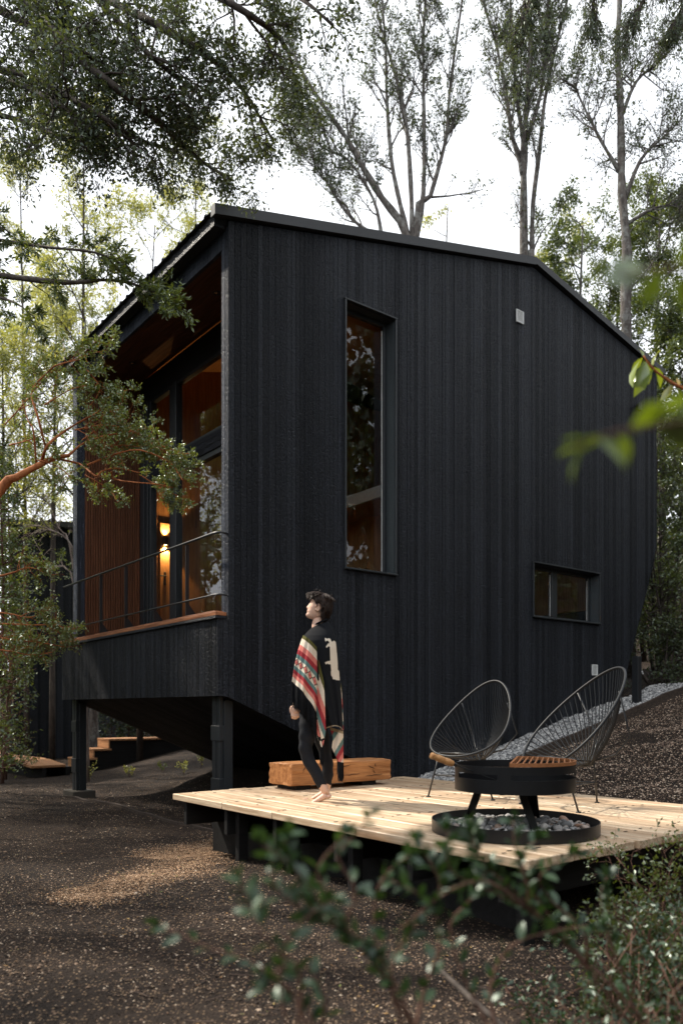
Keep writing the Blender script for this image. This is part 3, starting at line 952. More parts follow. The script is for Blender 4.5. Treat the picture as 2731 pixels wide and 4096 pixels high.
def build_deck():
    D = empty('deck', (HC[0], HC[1], 0), HANG)
    tag(D, 'pale raised timber deck with nail rows, under the chairs and fire pit', 'deck')
    rnd = random.Random(11)
    m = MB(); tn = []
    v = -1.10
    k = 0
    U0, U1 = -5.02, -0.93
    while v < 1.72:
        w = rnd.uniform(0.185, 0.205)
        joints = [U0 + rnd.uniform(-.02, .02)] + ([rnd.choice([-3.36, -2.62, -1.88]) + rnd.uniform(-.01, .01)] if k % 2 == 0 or rnd.random() < .4 else []) + [U1 + rnd.uniform(-.012, .022)]
        if k == 0: joints = [U0, -3.60, -2.60, -1.84, U1]
        for a, b in zip(joints[:-1], joints[1:]):
            dz = rnd.uniform(-.003, .003)
            n0 = len(m.v)
            m.bbox(v + .003, v + w - .003, a + .003, b - .003, -.055 + dz, dz, .005)
            tn += [rnd.random() ** 1.4] * (len(m.v) - n0)
        v += w; k += 1
    o = m.build('deck_boards', M['deck'], D); set_tone(o, tn)
    VEND = v
    # nail heads in rows over the joists, dark weathering checks beside them
    m = MB()
    joists = (-1.11, -1.84, -2.58, -3.34, -4.08, -4.80)
    vv = -1.0
    while vv < VEND - .05:
        for u in joists:
            for q in (-.045, .045):
                if rnd.random() < .18: continue
                x, y = vv + q + rnd.uniform(-.015, .015), u + rnd.uniform(-.02, .02)
                if (x - (-0.40)) ** 2 + (y + 4.35) ** 2 < .53 ** 2: continue
                L = rnd.uniform(.008, .030)
                m.box(x - L, x + L * .7, y - .0045, y + .0045, .0026, .0046)
        vv += .195
    m.build('nail_heads', M['darkwood'], D)
    m = MB()
    for _ in range(120):
        x, y = rnd.uniform(-1.0, 1.6), rnd.uniform(-4.95, -1.05); L = rnd.uniform(.05, .34)
        if (x + .4) ** 2 + (y + 4.35) ** 2 < .57 ** 2 or (x + .4) ** 2 + (y + L + 4.35) ** 2 < .57 ** 2: continue
        w = rnd.uniform(.0012, .003); w2 = rnd.uniform(-.012, .012)
        m.add([(x, y, .0042), (x + w + w2 * .5, y + L * .5, .0042), (x + w2, y + L, .0042), (x - w + w2 * .5, y + L * .5, .0042)], [(0, 1, 2, 3)])
    m.build('cracks', M['darkwood'], D)
    for u in joists:
        m = MB(); m.bbox(-1.06, VEND - .04, u - .025, u + .025, -.27, -.059, .003); m.build('joist', M['darkwood'], D)
    for v in (-0.66, 1.35):
        m = MB(); m.bbox(v - .06, v + .06, -4.75, -1.0, -.62, -.2705, .004); m.build('bearer', M['darkwood'], D)
    for (v, u) in ((-.95, -1.86), (-.95, -2.62), (-.95, -3.36), (-.95, -4.82)):
        x = hw(v, u); m = MB(); m.bbox(v - .045, v + .045, u - .085, u - .026, gz(x.x, x.y) - .1, -.059, .003); m.build('post', M['darkwood'], D)


    rg = np.random.default_rng(6)
    for i in range(14):
        x, y = rg.uniform(-1.0, 1.6), rg.uniform(-4.9, -1.0)
        if (x + .4) ** 2 + (y + 4.35) ** 2 < .6 ** 2: continue
        p_ = hw(x, y, .007); o_ = empty('fallen_leaf', p_, rg.uniform(0, 6)); bpy.data.objects.remove(o_)
        m = MB(); L = rg.uniform(.018, .034)
        m.add([(0, 0, 0), (L * .5, L * .26, .004), (L, 0, .002), (L * .5, -L * .26, .006), (L * .5, 0, -.001)], [(0, 4, 1), (1, 4, 2), (2, 4, 3), (3, 4, 0)])
        o_ = m.build('fallen_leaf', M['rust']); o_.location = p_; o_.rotation_euler = (0, 0, rg.uniform(0, 6))
        tag(o_, 'small dry brown leaf lying on the deck boards', 'leaf', 'dry leaves on the deck')


build_deck()


def build_bench():
    B = empty('sleeper_bench', hw(-.14, -1.48, 0), HANG)
    tag(B, 'low bench of one orange squared timber on black feet', 'bench')
    bm = bmesh.new(); bmesh.ops.create_cube(bm, size=1)
    bmesh.ops.subdivide_edges(bm, edges=bm.edges[:], cuts=6, use_grid_fill=True)
    for q in bm.verts:
        q.co = Vector(((q.co.x + .5) * 1.24, (q.co.y + .5) * .40, (q.co.z + .5) * .205 + .05))
    rnd = random.Random(5)
    for q in bm.verts:
        nx_ = (q.co.x < .001) + (q.co.x > 1.239) + (q.co.y < .001) + (q.co.y > .399) + (q.co.z < .051) + (q.co.z > .254)
        k = .004 if nx_ >= 2 else .0015
        q.co += Vector((rnd.uniform(-k, k), rnd.uniform(-k, k), rnd.uniform(-k, k)))
    sharp = [e for e in bm.edges if len(e.link_faces) == 2 and e.calc_face_angle(0) > 1.0]
    bmesh.ops.bevel(bm, geom=sharp, offset=.006, segments=1, affect='EDGES')
    me = bpy.data.meshes.new('seat'); bm.to_mesh(me); bm.free()
    link_mesh('seat', me, M['beam'], B)
    for x in (.16, .98):
        m = MB(); m.bbox(x - .09, x + .09, .04, .36, 0.004, .052, .004); m.build('foot', M['darkwood'], B)
    m = MB()   # checks and splits in the timber
    for (x, z, L, s_) in ((.93, .20, .10, -.5), (.99, .16, .07, -1.1), (1.02, .22, .05, -1.4), (.55, .19, .16, .35), (.62, .12, .2, .08), (.12, .17, .09, 1.3), (.9, .1, .22, .05)):
        pts = [(x + L * t * math.cos(s_) + .006 * math.sin(9 * t), -.003, z + L * t * math.sin(s_) * .6 + .004 * math.sin(14 * t)) for t in np.linspace(0, 1, 7)]
        m.tube(pts, [.0012 + .0022 * math.sin(PI * t) for t in np.linspace(0, 1, 7)], 5)
    m.build('split', M['darkwood'], B)


build_bench()


# ------------------------------------------------------------------ fire pit on its ring of river stones
PIT = (1.098, 5.03)


def build_pit():
    R_ = empty('stone_tray', (PIT[0], PIT[1], 0.005))
    tag(R_, 'round black steel tray rim lying on the deck under the fire pit', 'tray')
    m = MB(); n = 96
    m.grid([[(r_ * math.cos(t), r_ * math.sin(t), z) for t in np.linspace(0, 2 * PI, n, endpoint=False)] for r_, z in ((.522, 0), (.522, .075), (.514, .075), (.514, .004), (.01, .004))], True)
    m.build('tray_rim', M['steel'], R_)
    rg = np.random.default_rng(21)
    pts = []
    tries = 0
    while len(pts) < 640 and tries < 40000:
        tries += 1
        r_ = .49 * math.sqrt(rg.random()); t = rg.random() * 2 * PI; s_ = rg.choice([.011, .017, .025, .038], p=[.36, .30, .22, .12])
        x, y = r_ * math.cos(t), r_ * math.sin(t)
        z = .018 + .042 * (1 - (r_ / .5) ** 2) + s_ * .25
        if all((x - q[0]) ** 2 + (y - q[1]) ** 2 > (.72 * (s_ + q[3])) ** 2 for q in pts): pts.append((x, y, z, s_))
    P = np.array(pts)
    st = NT('river_stone'); a = attr(st, 'tone')
    nn = st.noise(st.coord(), 35, 4)
    c = st.ramp(a, [(0.0, (0.09, 0.09, 0.095)), (0.3, (0.22, 0.22, 0.22)), (0.55, (0.42, 0.41, 0.40)), (0.78, (0.24, 0.17, 0.13)), (0.9, (0.52, 0.50, 0.46)), (1.0, (0.30, 0.14, 0.07))])
    st.set(color=st.mix(st.ramp(nn, [(.35, .0), (.7, .5)]), c, (.12, .12, .12)), rough=.6, spec=.35)
    M['stone'] = st.m
    o = scatter('river_stones', ICO_V, ICO_F, np.stack([P[:, 0] + PIT[0], P[:, 1] + PIT[1], P[:, 2]], 1), P[:, 3], .62, rg, M['stone'], True, .05, True)
    tag(o, 'grey and brown river stones filling the black ring', None, None, 'stuff')

    F = empty('fire_pit', (PIT[0], PIT[1], 0))
    tag(F, 'round black steel fire pit with slotted wall on slanted legs', 'fire pit')
    rad, z0, z1 = .375, .268, .432
    # slots: (angle from, angle to) seen from the centre; angle 0 = +X, -90 = towards the camera
    slots = [(-168, -118), (-104, -22), (-8, 44), (60, 112), (128, 178)]
    m = MB()
    N = 144
    zs = [z0, .352, .386, z1]
    def inslot(d):
        d = (d + 180) % 360 - 180
        return any(a <= d <= b for a, b in slots)
    for i in range(N):
        a0, a1 = 360 * i / N - 180, 360 * (i + 1) / N - 180
        for j in range(3):
            if j == 1 and inslot((a0 + a1) / 2): continue
            c0, s0, c1, s1 = math.cos(R(a0)), math.sin(R(a0)), math.cos(R(a1)), math.sin(R(a1))
            za, zb = zs[j], zs[j + 1]
            ro, ri = rad, rad - .006
            m.add([(ro * c0, ro * s0, za), (ro * c1, ro * s1, za), (ro * c1, ro * s1, zb), (ro * c0, ro * s0, zb), (ri * c0, ri * s0, za), (ri * c1, ri * s1, za), (ri * c1, ri * s1, zb), (ri * c0, ri * s0, zb)],
                  [(0, 1, 2, 3), (5, 4, 7, 6), (3, 2, 6, 7), (4, 5, 1, 0)])
    m.build('drum', M['steel'], F)
    m = MB(); m.grid([[(r_ * math.cos(t), r_ * math.sin(t), z) for t in np.linspace(0, 2 * PI, 72, endpoint=False)] for r_, z in ((.374, .272), (.01, .262))], True)
    m.grid([[(r_ * math.cos(t), r_ * math.sin(t), z) for t in np.linspace(0, 2 * PI, 72, endpoint=False)] for r_, z in ((.368, .276), (.25, .285), (.12, .292), (.01, .294))], True)
    m.build('ash_pan', M['steel'], F)
    for (tx, ty, bx, by) in ((-.20, .10, -.27, .20), (.0, -.19, .07, -.27), (.13, .10, .19, .24)):
        m = MB(); w = .034; t_ = .005
        d = Vector((bx - tx, by - ty, 0)).normalized(); s_ = Vector((-d.y, d.x, 0))
        # flat bar: broad face outwards
        T_, B_ = Vector((tx, ty, .266)), Vector((bx, by, .022))
        m.add([T_ - s_ * w, T_ + s_ * w, T_ + s_ * w + d * t_ * 2, T_ - s_ * w + d * t_ * 2, B_ - s_ * w, B_ + s_ * w, B_ + s_ * w + d * t_ * 2, B_ - s_ * w + d * t_ * 2],
              [(0, 1, 2, 3), (7, 6, 5, 4), (0, 4, 5, 1), (1, 5, 6, 2), (2, 6, 7, 3), (3, 7, 4, 0)])
        m.build('leg', M['steel'], F)
    # half-round grate lying over the right half of the rim
    G = empty('grill_grate', (PIT[0], PIT[1], .434), R(-15.8)); tag(G, 'rusty half-round cooking grate on the rim of the fire pit', 'grate')
    m = MB(); rr = .372; x0 = .0
    arc = [(rr * math.cos(t), rr * math.sin(t), .012) for t in np.linspace(-PI / 2, PI / 2, 30)]
    for a, b in zip(arc[:-1], arc[1:]):
        A_, B_ = Vector(a), Vector(b); na, nb = Vector((a[0], a[1], 0)).normalized() * .006, Vector((b[0], b[1], 0)).normalized() * .006
        m.add([A_ + na + Vector((0, 0, -.011)), B_ + nb + Vector((0, 0, -.011)), B_ + nb + Vector((0, 0, .011)), A_ + na + Vector((0, 0, .011)), A_ - na + Vector((0, 0, -.011)), B_ - nb + Vector((0, 0, -.011)), B_ - nb + Vector((0, 0, .011)), A_ - na + Vector((0, 0, .011))],
              [(0, 1, 2, 3), (5, 4, 7, 6), (3, 2, 6, 7), (0, 4, 5, 1)])
    m.box(-.006, .006, -rr, rr, .001, .023)
    m.build('rim', M['rust'], G)
    m = MB()
    for k in range(10):
        x = .035 + k * .034
        y = math.sqrt(max(rr * rr - x * x, 0)) - .004
        m.box(x - .0045, x + .0045, -y, y, .014, .022)
    m.build('bars', M['rust'], G)
    # shovel resting on the left of the rim
    S_ = empty('fire_shovel', (0, 0, 0)); tag(S_, 'long fire shovel with a turned pale wooden handle, resting in the pit', 'shovel')
    A = at(1722, 3021, 4.70); B = at(1812, 3056, 4.76)
    d = (B - A).normalized()
    L = (B - A).length
    rs = [(0, .008), (.01, .0185), (.04, .0205), (.17, .019), (.24, .0165), (.27, .020), (.33, .0215), (.55, .0205), (.60, .018), (.63, .0205), (.80, .022), (.97, .019), (1.0, .008)]
    m = MB(); m.tube([A + d * L * t for t, _ in rs], [q for _, q in rs], 14); m.build('handle', M['handle'], S_, True)
    m = MB(); E_ = A + d * (L + .26)
    m.tube([B - d * .01, B + d * .02], .011, 10)
    for q in (-.008, .008): m.tube([B + Vector((0, q, 0)), E_ + Vector((0, q, 0))], .0035, 8)
    sd = Vector((0, 1, 0)); p0 = E_
    w = .05
    m.add([p0 - sd * w * .5, p0 + sd * w * .5, p0 + d * .13 + sd * w, p0 + d * .13 - sd * w, p0 - sd * w * .5 + Vector((0, 0, .004)), p0 + sd * w * .5 + Vector((0, 0, .004)), p0 + d * .13 + sd * w + Vector((0, 0, .004)), p0 + d * .13 - sd * w + Vector((0, 0, .004))],
          [(3, 2, 1, 0), (4, 5, 6, 7), (0, 1, 5, 4), (1, 2, 6, 5), (2, 3, 7, 6), (3, 0, 4, 7)])
    m.build('blade', M['steel'], S_)


build_pit()


# ------------------------------------------------------------------ string chairs
def build_chair(X, Y, yaw, W, L, tilt, zc, bend, egg, label, foot):
    Cc = empty('string_chair', (X, Y, 0), yaw)
    tag(Cc, label, 'chair', 'black string chairs around the fire pit')
    def hoop(a):
        s_ = -math.cos(a)
        return Vector((W * math.sin(a) * (1 - egg * s_), L * s_ * math.cos(tilt), zc + L * s_ * math.sin(tilt) + bend * (s_ * s_ - .5)))
    K = 110
    m = MB(); m.tube([hoop(2 * PI * i / K) for i in range(K)], .0115, 8, closed=True); m.build('hoop', M['cord'], Cc, True)
    # small lower ring the cords run to, low at the back of the seat
    rc = Vector((0, .09, .335)); rr = .055
    m = MB(); m.tube([rc + Vector((rr * math.sin(2 * PI * i / 28), -rr * .9 * math.cos(2 * PI * i / 28), -.012 * math.cos(2 * PI * i / 28))) for i in range(28)], .008, 8, closed=True)
    m.build('lower_ring', M['blackmetal'], Cc, True)
    m = MB(); n = 62
    for i in range(n):
        a = 2 * PI * (i + .5) / n
        H_ = hoop(a); E_ = rc + Vector((rr * math.sin(a), -rr * .9 * math.cos(a), 0))
        pts = []
        for t in np.linspace(0, 1, 7):
            p = H_.lerp(E_, t)
            p.z -= .055 * math.sin(PI * t) * (1.0 if -math.cos(a) > -.2 else .35)
            if -math.cos(a) > 0: p.y += .05 * math.sin(PI * t) * -math.cos(a)
            pts.append(p)
        m.tube(pts, .0043, 5, cap=False)
    m.build('cords', M['cord'], Cc, True)
    # base: three splayed rods, two rear risers up to the hoop, a level brace
    fl = [Vector(p) for p in foot]
    tops = [Vector((-.20, -.22, .395)), Vector((.20, -.22, .395)), Vector((0.0, .16, .36))]
    for F_, T_ in zip(fl, tops):
        m = MB(); m.tube([F_ + Vector((0, 0, .006)), T_], .0078, 8); m.tube([F_ + Vector((0, 0, .002)), F_ + Vector((0, 0, .010))], .02, 12)
        m.build('leg', M['blackmetal'], Cc, True)
    br = [F_.lerp(T_, .5) for F_, T_ in zip(fl, tops)]
    m = MB()
    for a, b in ((0, 1), (1, 2), (2, 0)): m.tube([br[a], br[b]], .006, 8)
    m.build('brace', M['blackmetal'], Cc, True)
    m = MB()
    m.tube([tops[0], tops[1]], .007, 8); m.tube([tops[0], tops[2]], .007, 8); m.tube([tops[1], tops[2]], .007, 8)
    for sx in (-1, 1):
        a = PI + sx * -.95
        h = hoop(a)
        m.tube([tops[2], Vector((sx * .15, .26, .42)), Vector((sx * .24, .33, .56)), h * .97 + Vector((0, -.02, 0))], .007, 8)
    m.build('seat_support', M['blackmetal'], Cc, True)
    return Cc


def deck_local(px, py, X, Y, yaw):
    p = at(px, py, CAM_H * FOC / (py - YH))
    dx, dy = p.x - X, p.y - Y
    c, s_ = math.cos(-yaw), math.sin(-yaw)
    return (dx * c - dy * s_, dx * s_ + dy * c, 0)


a1 = (1.159, 6.968, -0.768)
build_chair(*a1, 0.349, 0.471, 0.775, 0.674, 0.06, 0.21, 'black string chair further left, its open shell facing the camera behind the fire pit',
            [deck_local(1712, 3188, *a1), deck_local(1970, 3202, *a1), (0.10, .30, 0)])
a2 = (1.855, 6.276, -1.345)
build_chair(*a2, 0.44, 0.55, 0.82, 0.708, 0.0, 0.203, 'larger looking black string chair seen side-on at the gravel strip, right of the fire pit',
            [deck_local(2083, 3217, *a2), deck_local(2312, 3252, *a2), deck_local(2386, 3212, *a2)])

# ------------------------------------------------------------------ gravel bed, kerb board, post
def build_gravel():
    rg = np.random.default_rng(5)
    N = 17000
    v = rg.uniform(2.25, 8.55, N); u = rg.uniform(-.73, -.02, N)
    k = rg.random(N) < .93
    v, u = v[k], u[k]
    x = HC[0] + v * VX + u * UX; y = HC[1] + v * VY + u * UY
    z = ground_z(x, y) + .05 + rg.uniform(-.012, .012, len(x))
    m = NT('white_gravel'); a = attr(m, 'tone')
    m.set(color=m.ramp(a, [(0, (.06, .06, .065)), (.3, (.20, .20, .20)), (.65, (.36, .36, .355)), (1, (.64, .62, .59))]), rough=.75, spec=.3)
    o = scatter('gravel', IC1_V, IC1_F, np.stack([x, y, z], 1), rg.uniform(.014, .034, len(x)), .7, rg, m.m, False, .15)
    tag(o, 'pale grey gravel bed along the foot of the black wall', None, None, 'stuff')
    # kerb board following the slope
    b = MB(); rows = []
    for vv in np.linspace(2.2, 8.75, 24):
        p = hw(vv, -.875); g = gz(p.x, p.y)
        rows.append([(vv, -.795, g - .12), (vv, -.795, g + .085), (vv, -.755, g + .085), (vv, -.755, g - .12)])
    b.grid([[hw(q[0], q[1], q[2]) for q in r_] for r_ in rows], True)
    tag(b.build('kerb_board', M['kerb']), 'weathered timber edging board beside the gravel strip', 'edging')
    b = MB()
    p = hw(7.07, -.63); g = gz(p.x, p.y)
    o = empty('garden_post', (p.x, p.y, g), HANG); tag(o, 'short square black post standing in the gravel at the end of the wall', 'post')
    b.bbox(-.055, .055, -.055, .055, -.05, .80, .006); b.build('post', M['blackmetal'], o)
    b = MB(); b.tube([(.05, -.01, .55), (.12, -.02, .56), (.14, -.02, .52)], .012, 8); b.tube([(.10, -.02, .57), (.10, -.02, .61)], .006, 6); b.build('tap', M['vent'], o)
    # low edging board on the soil in front of the footing
    b = MB(); rows = []
    for uu in np.linspace(-.6, 4.7, 22):
        p = hw(-.16, uu); g = gz(p.x, p.y)
        rows.append([(-.18, uu, g - .08), (-.18, uu, g + .03), (-.14, uu, g + .03), (-.14, uu, g - .08)])
    b.grid([[hw(q[0], q[1], q[2]) for q in r_] for r_ in rows], True)
    tag(b.build('ground_board', M['kerb']), 'half-buried edging board on the soil below the balcony', 'edging')


build_gravel()

# ------------------------------------------------------------------ steps, boardwalk and the second cabin behind
def build_back():
    S_ = empty('timber_steps', hw(0, 0, 0), HANG); tag(S_, 'orange timber steps on black sides seen under the balcony', 'steps')
    u0, u1 = 9.02, 9.68
    tz = .125
    for k, (va, z) in enumerate(((2.26, tz), (1.92, tz - .21), (1.60, tz - .40))):
        m = MB(); tn = []
        L = 3.4 if k == 0 else .42
        n = int(L / .14)
        for i in range(n):
            b0 = len(m.v); m.bbox(va + i * L / n, va + (i + 1) * L / n - .008, u0 + (.0 if k == 0 else -.0), u1 + random.uniform(0, .02), z - .045, z, .004); tn += [random.random()] * (len(m.v) - b0)
        set_tone(m.build('tread', M['step'], S_), tn)
        m = MB(); m.bbox(va + .004, va + .034, u0 + .01, u1 - .005, z - .20, z - .047, .003); m.build('riser', M['step'], S_)
    m = MB(); m.prism([(2.30, tz - .048), (5.6, tz - .048), (5.6, tz - .40), (3.4, tz - .46), (3.4, -.75), (1.62, -.75), (1.62, tz - .46), (1.96, tz - .46), (1.96, tz - .26), (2.30, tz - .26)], 'y', u0 + .03, u0 + .07)
    m.build('side_panel', M['darkwood'], S_)
    m = MB(); m.prism([(2.30, tz - .048), (5.6, tz - .048), (5.6, tz - .40), (3.4, tz - .46), (3.4, -.75), (1.62, -.75), (1.62, tz - .46), (1.96, tz - .46), (1.96, tz - .26), (2.30, tz - .26)], 'y', u1 - .07, u1 - .03)
    m.build('side_panel', M['darkwood'], S_)
    # boardwalk
    Bw = empty('boardwalk', hw(0, 0, 0), HANG); tag(Bw, 'narrow low boardwalk of orange planks in front of the second cabin', 'boardwalk')
    m = MB(); tn = []
    for i in range(46):
        u = 8.6 + i * .125
        b0 = len(m.v); c = .10 * math.sin(u * 1.3) + (u - 9) * .05
        m.bbox(.62 + c, 1.32 + c + random.uniform(-.03, .03), u, u + .115, -.41, -.36, .004); tn += [random.random()] * (len(m.v) - b0)
    set_tone(m.build('planks', M['step'], Bw), tn)
    m = MB(); m.bbox(.72, .80, 8.6, 14.2, -.72, -.412, .004); m.bbox(1.2, 1.28, 8.6, 14.2, -.72, -.412, .004); m.build('bearer', M['darkwood'], Bw)
    # second cabin
    K = empty('cabin', hw(3.4, 13.0, 0), HANG + R(35)); tag(K, 'smaller black timber cabin half hidden at the left behind the balcony', 'cabin')
    rnd = random.Random(8)
    m = MB(); tn = []
    u = 0.0
    top = lambda u: 5.5 + .12 * u
    while u < 2.5:
        e = u + rnd.uniform(.07, .1)
        pr = rnd.uniform(0, .004)
        n0 = len(m.v)
        zb = -.62
        m.add([(-pr, u + .002, zb), (-pr, e - .002, zb), (-pr, e - .002, top(e)), (-pr, u + .002, top(u)), (.05, u + .002, zb), (.05, e - .002, zb), (.05, e - .002, top(e)), (.05, u + .002, top(u))],
              [(0, 1, 2, 3)[::-1], (4, 5, 6, 7), (0, 3, 7, 4)[::-1], (1, 2, 6, 5), (3, 2, 6, 7)])
        tn += [rnd.random() ** 1.5] * 8; u = e
    UE = u
    set_tone(m.build('wall', M['char'], K), tn)
    m = MB(); m.add([(0.05, 0, -.62), (5.5, 0, -.62), (5.5, 0, top(0)), (0.05, 0, top(0)), (.05, UE, -.62), (5.5, UE, -.62), (5.5, UE, top(UE)), (.05, UE, top(UE))],
                    [(0, 1, 2, 3), (5, 4, 7, 6), (1, 5, 6, 2)]); m.build('side_wall', M['char'], K)
    m = MB(); m.add([(-.25, -.15, top(0) + .02), (5.7, -.15, top(0) + .02), (5.7, UE + .15, top(UE) + .02), (-.25, UE + .15, top(UE) + .02), (-.25, -.15, top(0) + .16), (5.7, -.15, top(0) + .16), (5.7, UE + .15, top(UE) + .16), (-.25, UE + .15, top(UE) + .16)],
                    [(0, 3, 2, 1)[::-1], (4, 5, 6, 7), (0, 1, 5, 4), (1, 2, 6, 5), (2, 3, 7, 6), (3, 0, 4, 7)]); m.build('roof', M['roofmetal'], K)
    m = MB(); m.bbox(-.03, 0.04, UE - .02, UE + .10, -.62, top(UE), .004); m.build('corner_trim', M['silver'], K)


build_back()

# ------------------------------------------------------------------ trees and shrubs
class Plant:
    def __init__(s, seed):
        s.r = np.random.default_rng(seed)
        s.wood = MB()
        s.tw = []            # terminal twigs: (points)
        s.LP, s.LD, s.LS = [], [], []

    def limb(s, pts, r0, r1, sides=8):
        pts = [np.array(p, float) for p in pts]
        # resample smoothly (Catmull-Rom)
        P = [2 * pts[0] - pts[1]] + pts + [2 * pts[-1] - pts[-2]]
        o = []
        for i in range(1, len(P) - 2):
            for t in (0, .34, .67):
                a, b, c, d = P[i - 1], P[i], P[i + 1], P[i + 2]
                o.append(.5 * ((2 * b) + (-a + c) * t + (2 * a - 5 * b + 4 * c - d) * t * t + (-a + 3 * b - 3 * c + d) * t ** 3))
        o.append(pts[-1])
        n = len(o)
        rad = [r0 + (r1 - r0) * (i / (n - 1)) ** .8 for i in range(n)]
        rad = [q * (1 + .10 * s.r.normal()) for q in rad]
        s.wood.tube(o, rad, sides)
        return o, rad

    def sprout(s, o, rad, count, length, ang, levels, t0=.2, up=.15, dec=.55, wob=.16, sides=5, minr=.0025, t1=1.0):
        """grow side branches from a limb; the last level carries leaves"""
        n = len(o)
        for _ in range(count):
            t = t0 + (t1 - t0) * s.r.random() ** .85
            k = min(int(t * (n - 1)), n - 2); f_ = t * (n - 1) - k
            p = o[k] * (1 - f_) + o[k + 1] * f_
            d = o[k + 1] - o[k]; d = d / (np.linalg.norm(d) + 1e-9)
            q = s.r.normal(size=3); q -= d * q.dot(d); q /= np.linalg.norm(q)
            a = ang * s.r.uniform(.65, 1.25)
            dd = d * math.cos(a) + q * math.sin(a); dd[2] += up; dd /= np.linalg.norm(dd)
            L = length * s.r.uniform(.55, 1.25) * (1 - .35 * t)
            r_ = max(min(rad[k] * .6, L * .022), minr)
            m = 5
            pts = [p]
            for i in range(m):
                dd = dd + s.r.normal(0, wob, 3); dd[2] += up * .25; dd /= np.linalg.norm(dd)
                pts.append(pts[-1] + dd * L / m)
            rr = [r_ * (1 - .8 * i / m) for i in range(m + 1)]
            s.wood.tube(pts, rr, sides if levels > 1 else 3, cap=False)
            if levels > 1:
                s.sprout(pts, rr, max(3, int(count * .45) if levels > 2 else 6), L * dec, ang, levels - 1, .25, up, dec, wob, 4, minr)
            else:
                s.tw.append(pts)

    def leaves(s, per, size, spread=.03, droop=.2, along=.5, lo=.15):
        for pts in s.tw:
            P = np.array(pts); n = len(P)
            k = s.r.poisson(per)
            if k == 0: continue
            t = (lo + (1 - lo) * s.r.random(k)) * (n - 1)
            i = np.minimum(t.astype(int), n - 2); f_ = (t - i)[:, None]
            p = P[i] * (1 - f_) + P[i + 1] * f_
            d = P[i + 1] - P[i]; d /= np.linalg.norm(d, axis=1)[:, None] + 1e-9
            q = s.r.normal(size=(k, 3))
            dd = d * along + q * (1 - along); dd[:, 2] -= droop
            dd /= np.linalg.norm(dd, axis=1)[:, None]
            s.LP.append(p + s.r.normal(0, spread, (k, 3))); s.LD.append(dd); s.LS.append(size * s.r.uniform(.6, 1.25, k))

    def cloud(s, centre, radii, n, size):
        """loose leaf clump"""
        q = s.r.normal(size=(n, 3)); q /= np.linalg.norm(q, axis=1)[:, None]
        q *= (s.r.random(n) ** .45)[:, None]
        s.LP.append(np.array(centre) + q * np.array(radii)); d = s.r.normal(size=(n, 3)); d /= np.linalg.norm(d, axis=1)[:, None]
        s.LD.append(d); s.LS.append(size * s.r.uniform(.6, 1.25, n))

    def leaf_mesh(s, name, mat, parent, wid=.42, shape=4, cull=None):
        P, D, S = np.concatenate(s.LP), np.concatenate(s.LD), np.concatenate(s.LS)
        if cull is not None:
            k = cull(P); P, D, S = P[k], D[k], S[k]
        n = len(P)
        N = s.r.normal(size=(n, 3)); N[:, 2] += .9
        B = np.cross(D, N); B /= np.linalg.norm(B, axis=1)[:, None] + 1e-9
        N = np.cross(B, D)
        S_ = S[:, None]
        if shape == 4:
            V_ = np.stack([P, P + D * S_ * .5 + B * S_ * wid * .5 + N * S_ * .06, P + D * S_, P + D * S_ * .5 - B * S_ * wid * .5 + N * S_ * .06], 1)
            F_ = np.arange(n)[:, None] * 4 + np.arange(4)[None]
        else:
            # midrib fold, pointed tip, curved down: 2 x 3 quads
            row = [(0.0, 0.02, 0.0), (.22, .34, .02), (.5, .5, .02), (.78, .33, -.03), (1.0, .015, -.12)]
            vs_ = []
            for (a, w, h) in row:
                vs_ += [P + D * S_ * a + B * S_ * wid * w + N * S_ * (h + .10 * w), P + D * S_ * a + N * S_ * h, P + D * S_ * a - B * S_ * wid * w + N * S_ * (h + .10 * w)]
            V_ = np.stack(vs_, 1)
            fb = []
            for i in range(4):
                for j in range(2): fb.append((i * 3 + j, i * 3 + j + 1, (i + 1) * 3 + j + 1, (i + 1) * 3 + j))
            F_ = (np.arange(n)[:, None, None] * 15 + np.array(fb)[None]).reshape(-1, 4)
        # tone: leaf by leaf, with slow drift through the crown
        big = vnoise(P[:, 0] * 1.3 + 7, P[:, 2] * 1.3 + P[:, 1] * .7, 5)
        tone = np.clip(.55 * s.r.random(n) + .45 * big, 0, 1)
        me = np_mesh(name, V_.reshape(-1, 3), F_, {'tone': np.repeat(tone, V_.shape[1])})
        return link_mesh(name, me, mat, parent, shape != 4)

    def finish(s, name, label, cat, bark, leaf, group=None, wid=.42, shape=4, parts=('trunk', 'crown'), cull=None):
        T_ = empty(name); tag(T_, label, cat, group)
        if s.wood.v: s.wood.build(parts[0], bark, T_, True)
        if s.LP: s.leaf_mesh(parts[1], leaf, T_, wid, shape, cull)
        return T_


M['bark_grey'] = mat_bark('grey_bark', (0.045, 0.038, 0.034), (0.16, 0.14, 0.125), 1.0, (0.24, 0.24, 0.22))
M['bark_dark'] = mat_bark('dark_bark', (0.030, 0.025, 0.022), (0.10, 0.082, 0.070))
M['bark_pale'] = mat_bark('pale_dead_wood', (0.16, 0.12, 0.10), (0.42, 0.35, 0.31))
M['bark_orange'] = mat_bark('smooth_orange_bark', (0.20, 0.060, 0.022), (0.46, 0.17, 0.065), 1.3)
M['bark_twig'] = mat_bark('brown_twig_bark', (0.07, 0.040, 0.030), (0.20, 0.11, 0.08))
M['leaf_dark'] = mat_leaf('dark_evergreen_leaves', (0.022, 0.034, 0.020), (0.090, 0.115, 0.060), .42, .06)
M['leaf_mid'] = mat_leaf('mid_green_leaves', (0.036, 0.060, 0.016), (0.12, 0.155, 0.038), .45, .08)
M['leaf_yellow'] = mat_leaf('yellow_green_leaves', (0.15, 0.18, 0.075), (0.40, 0.41, 0.19), .55, .06)
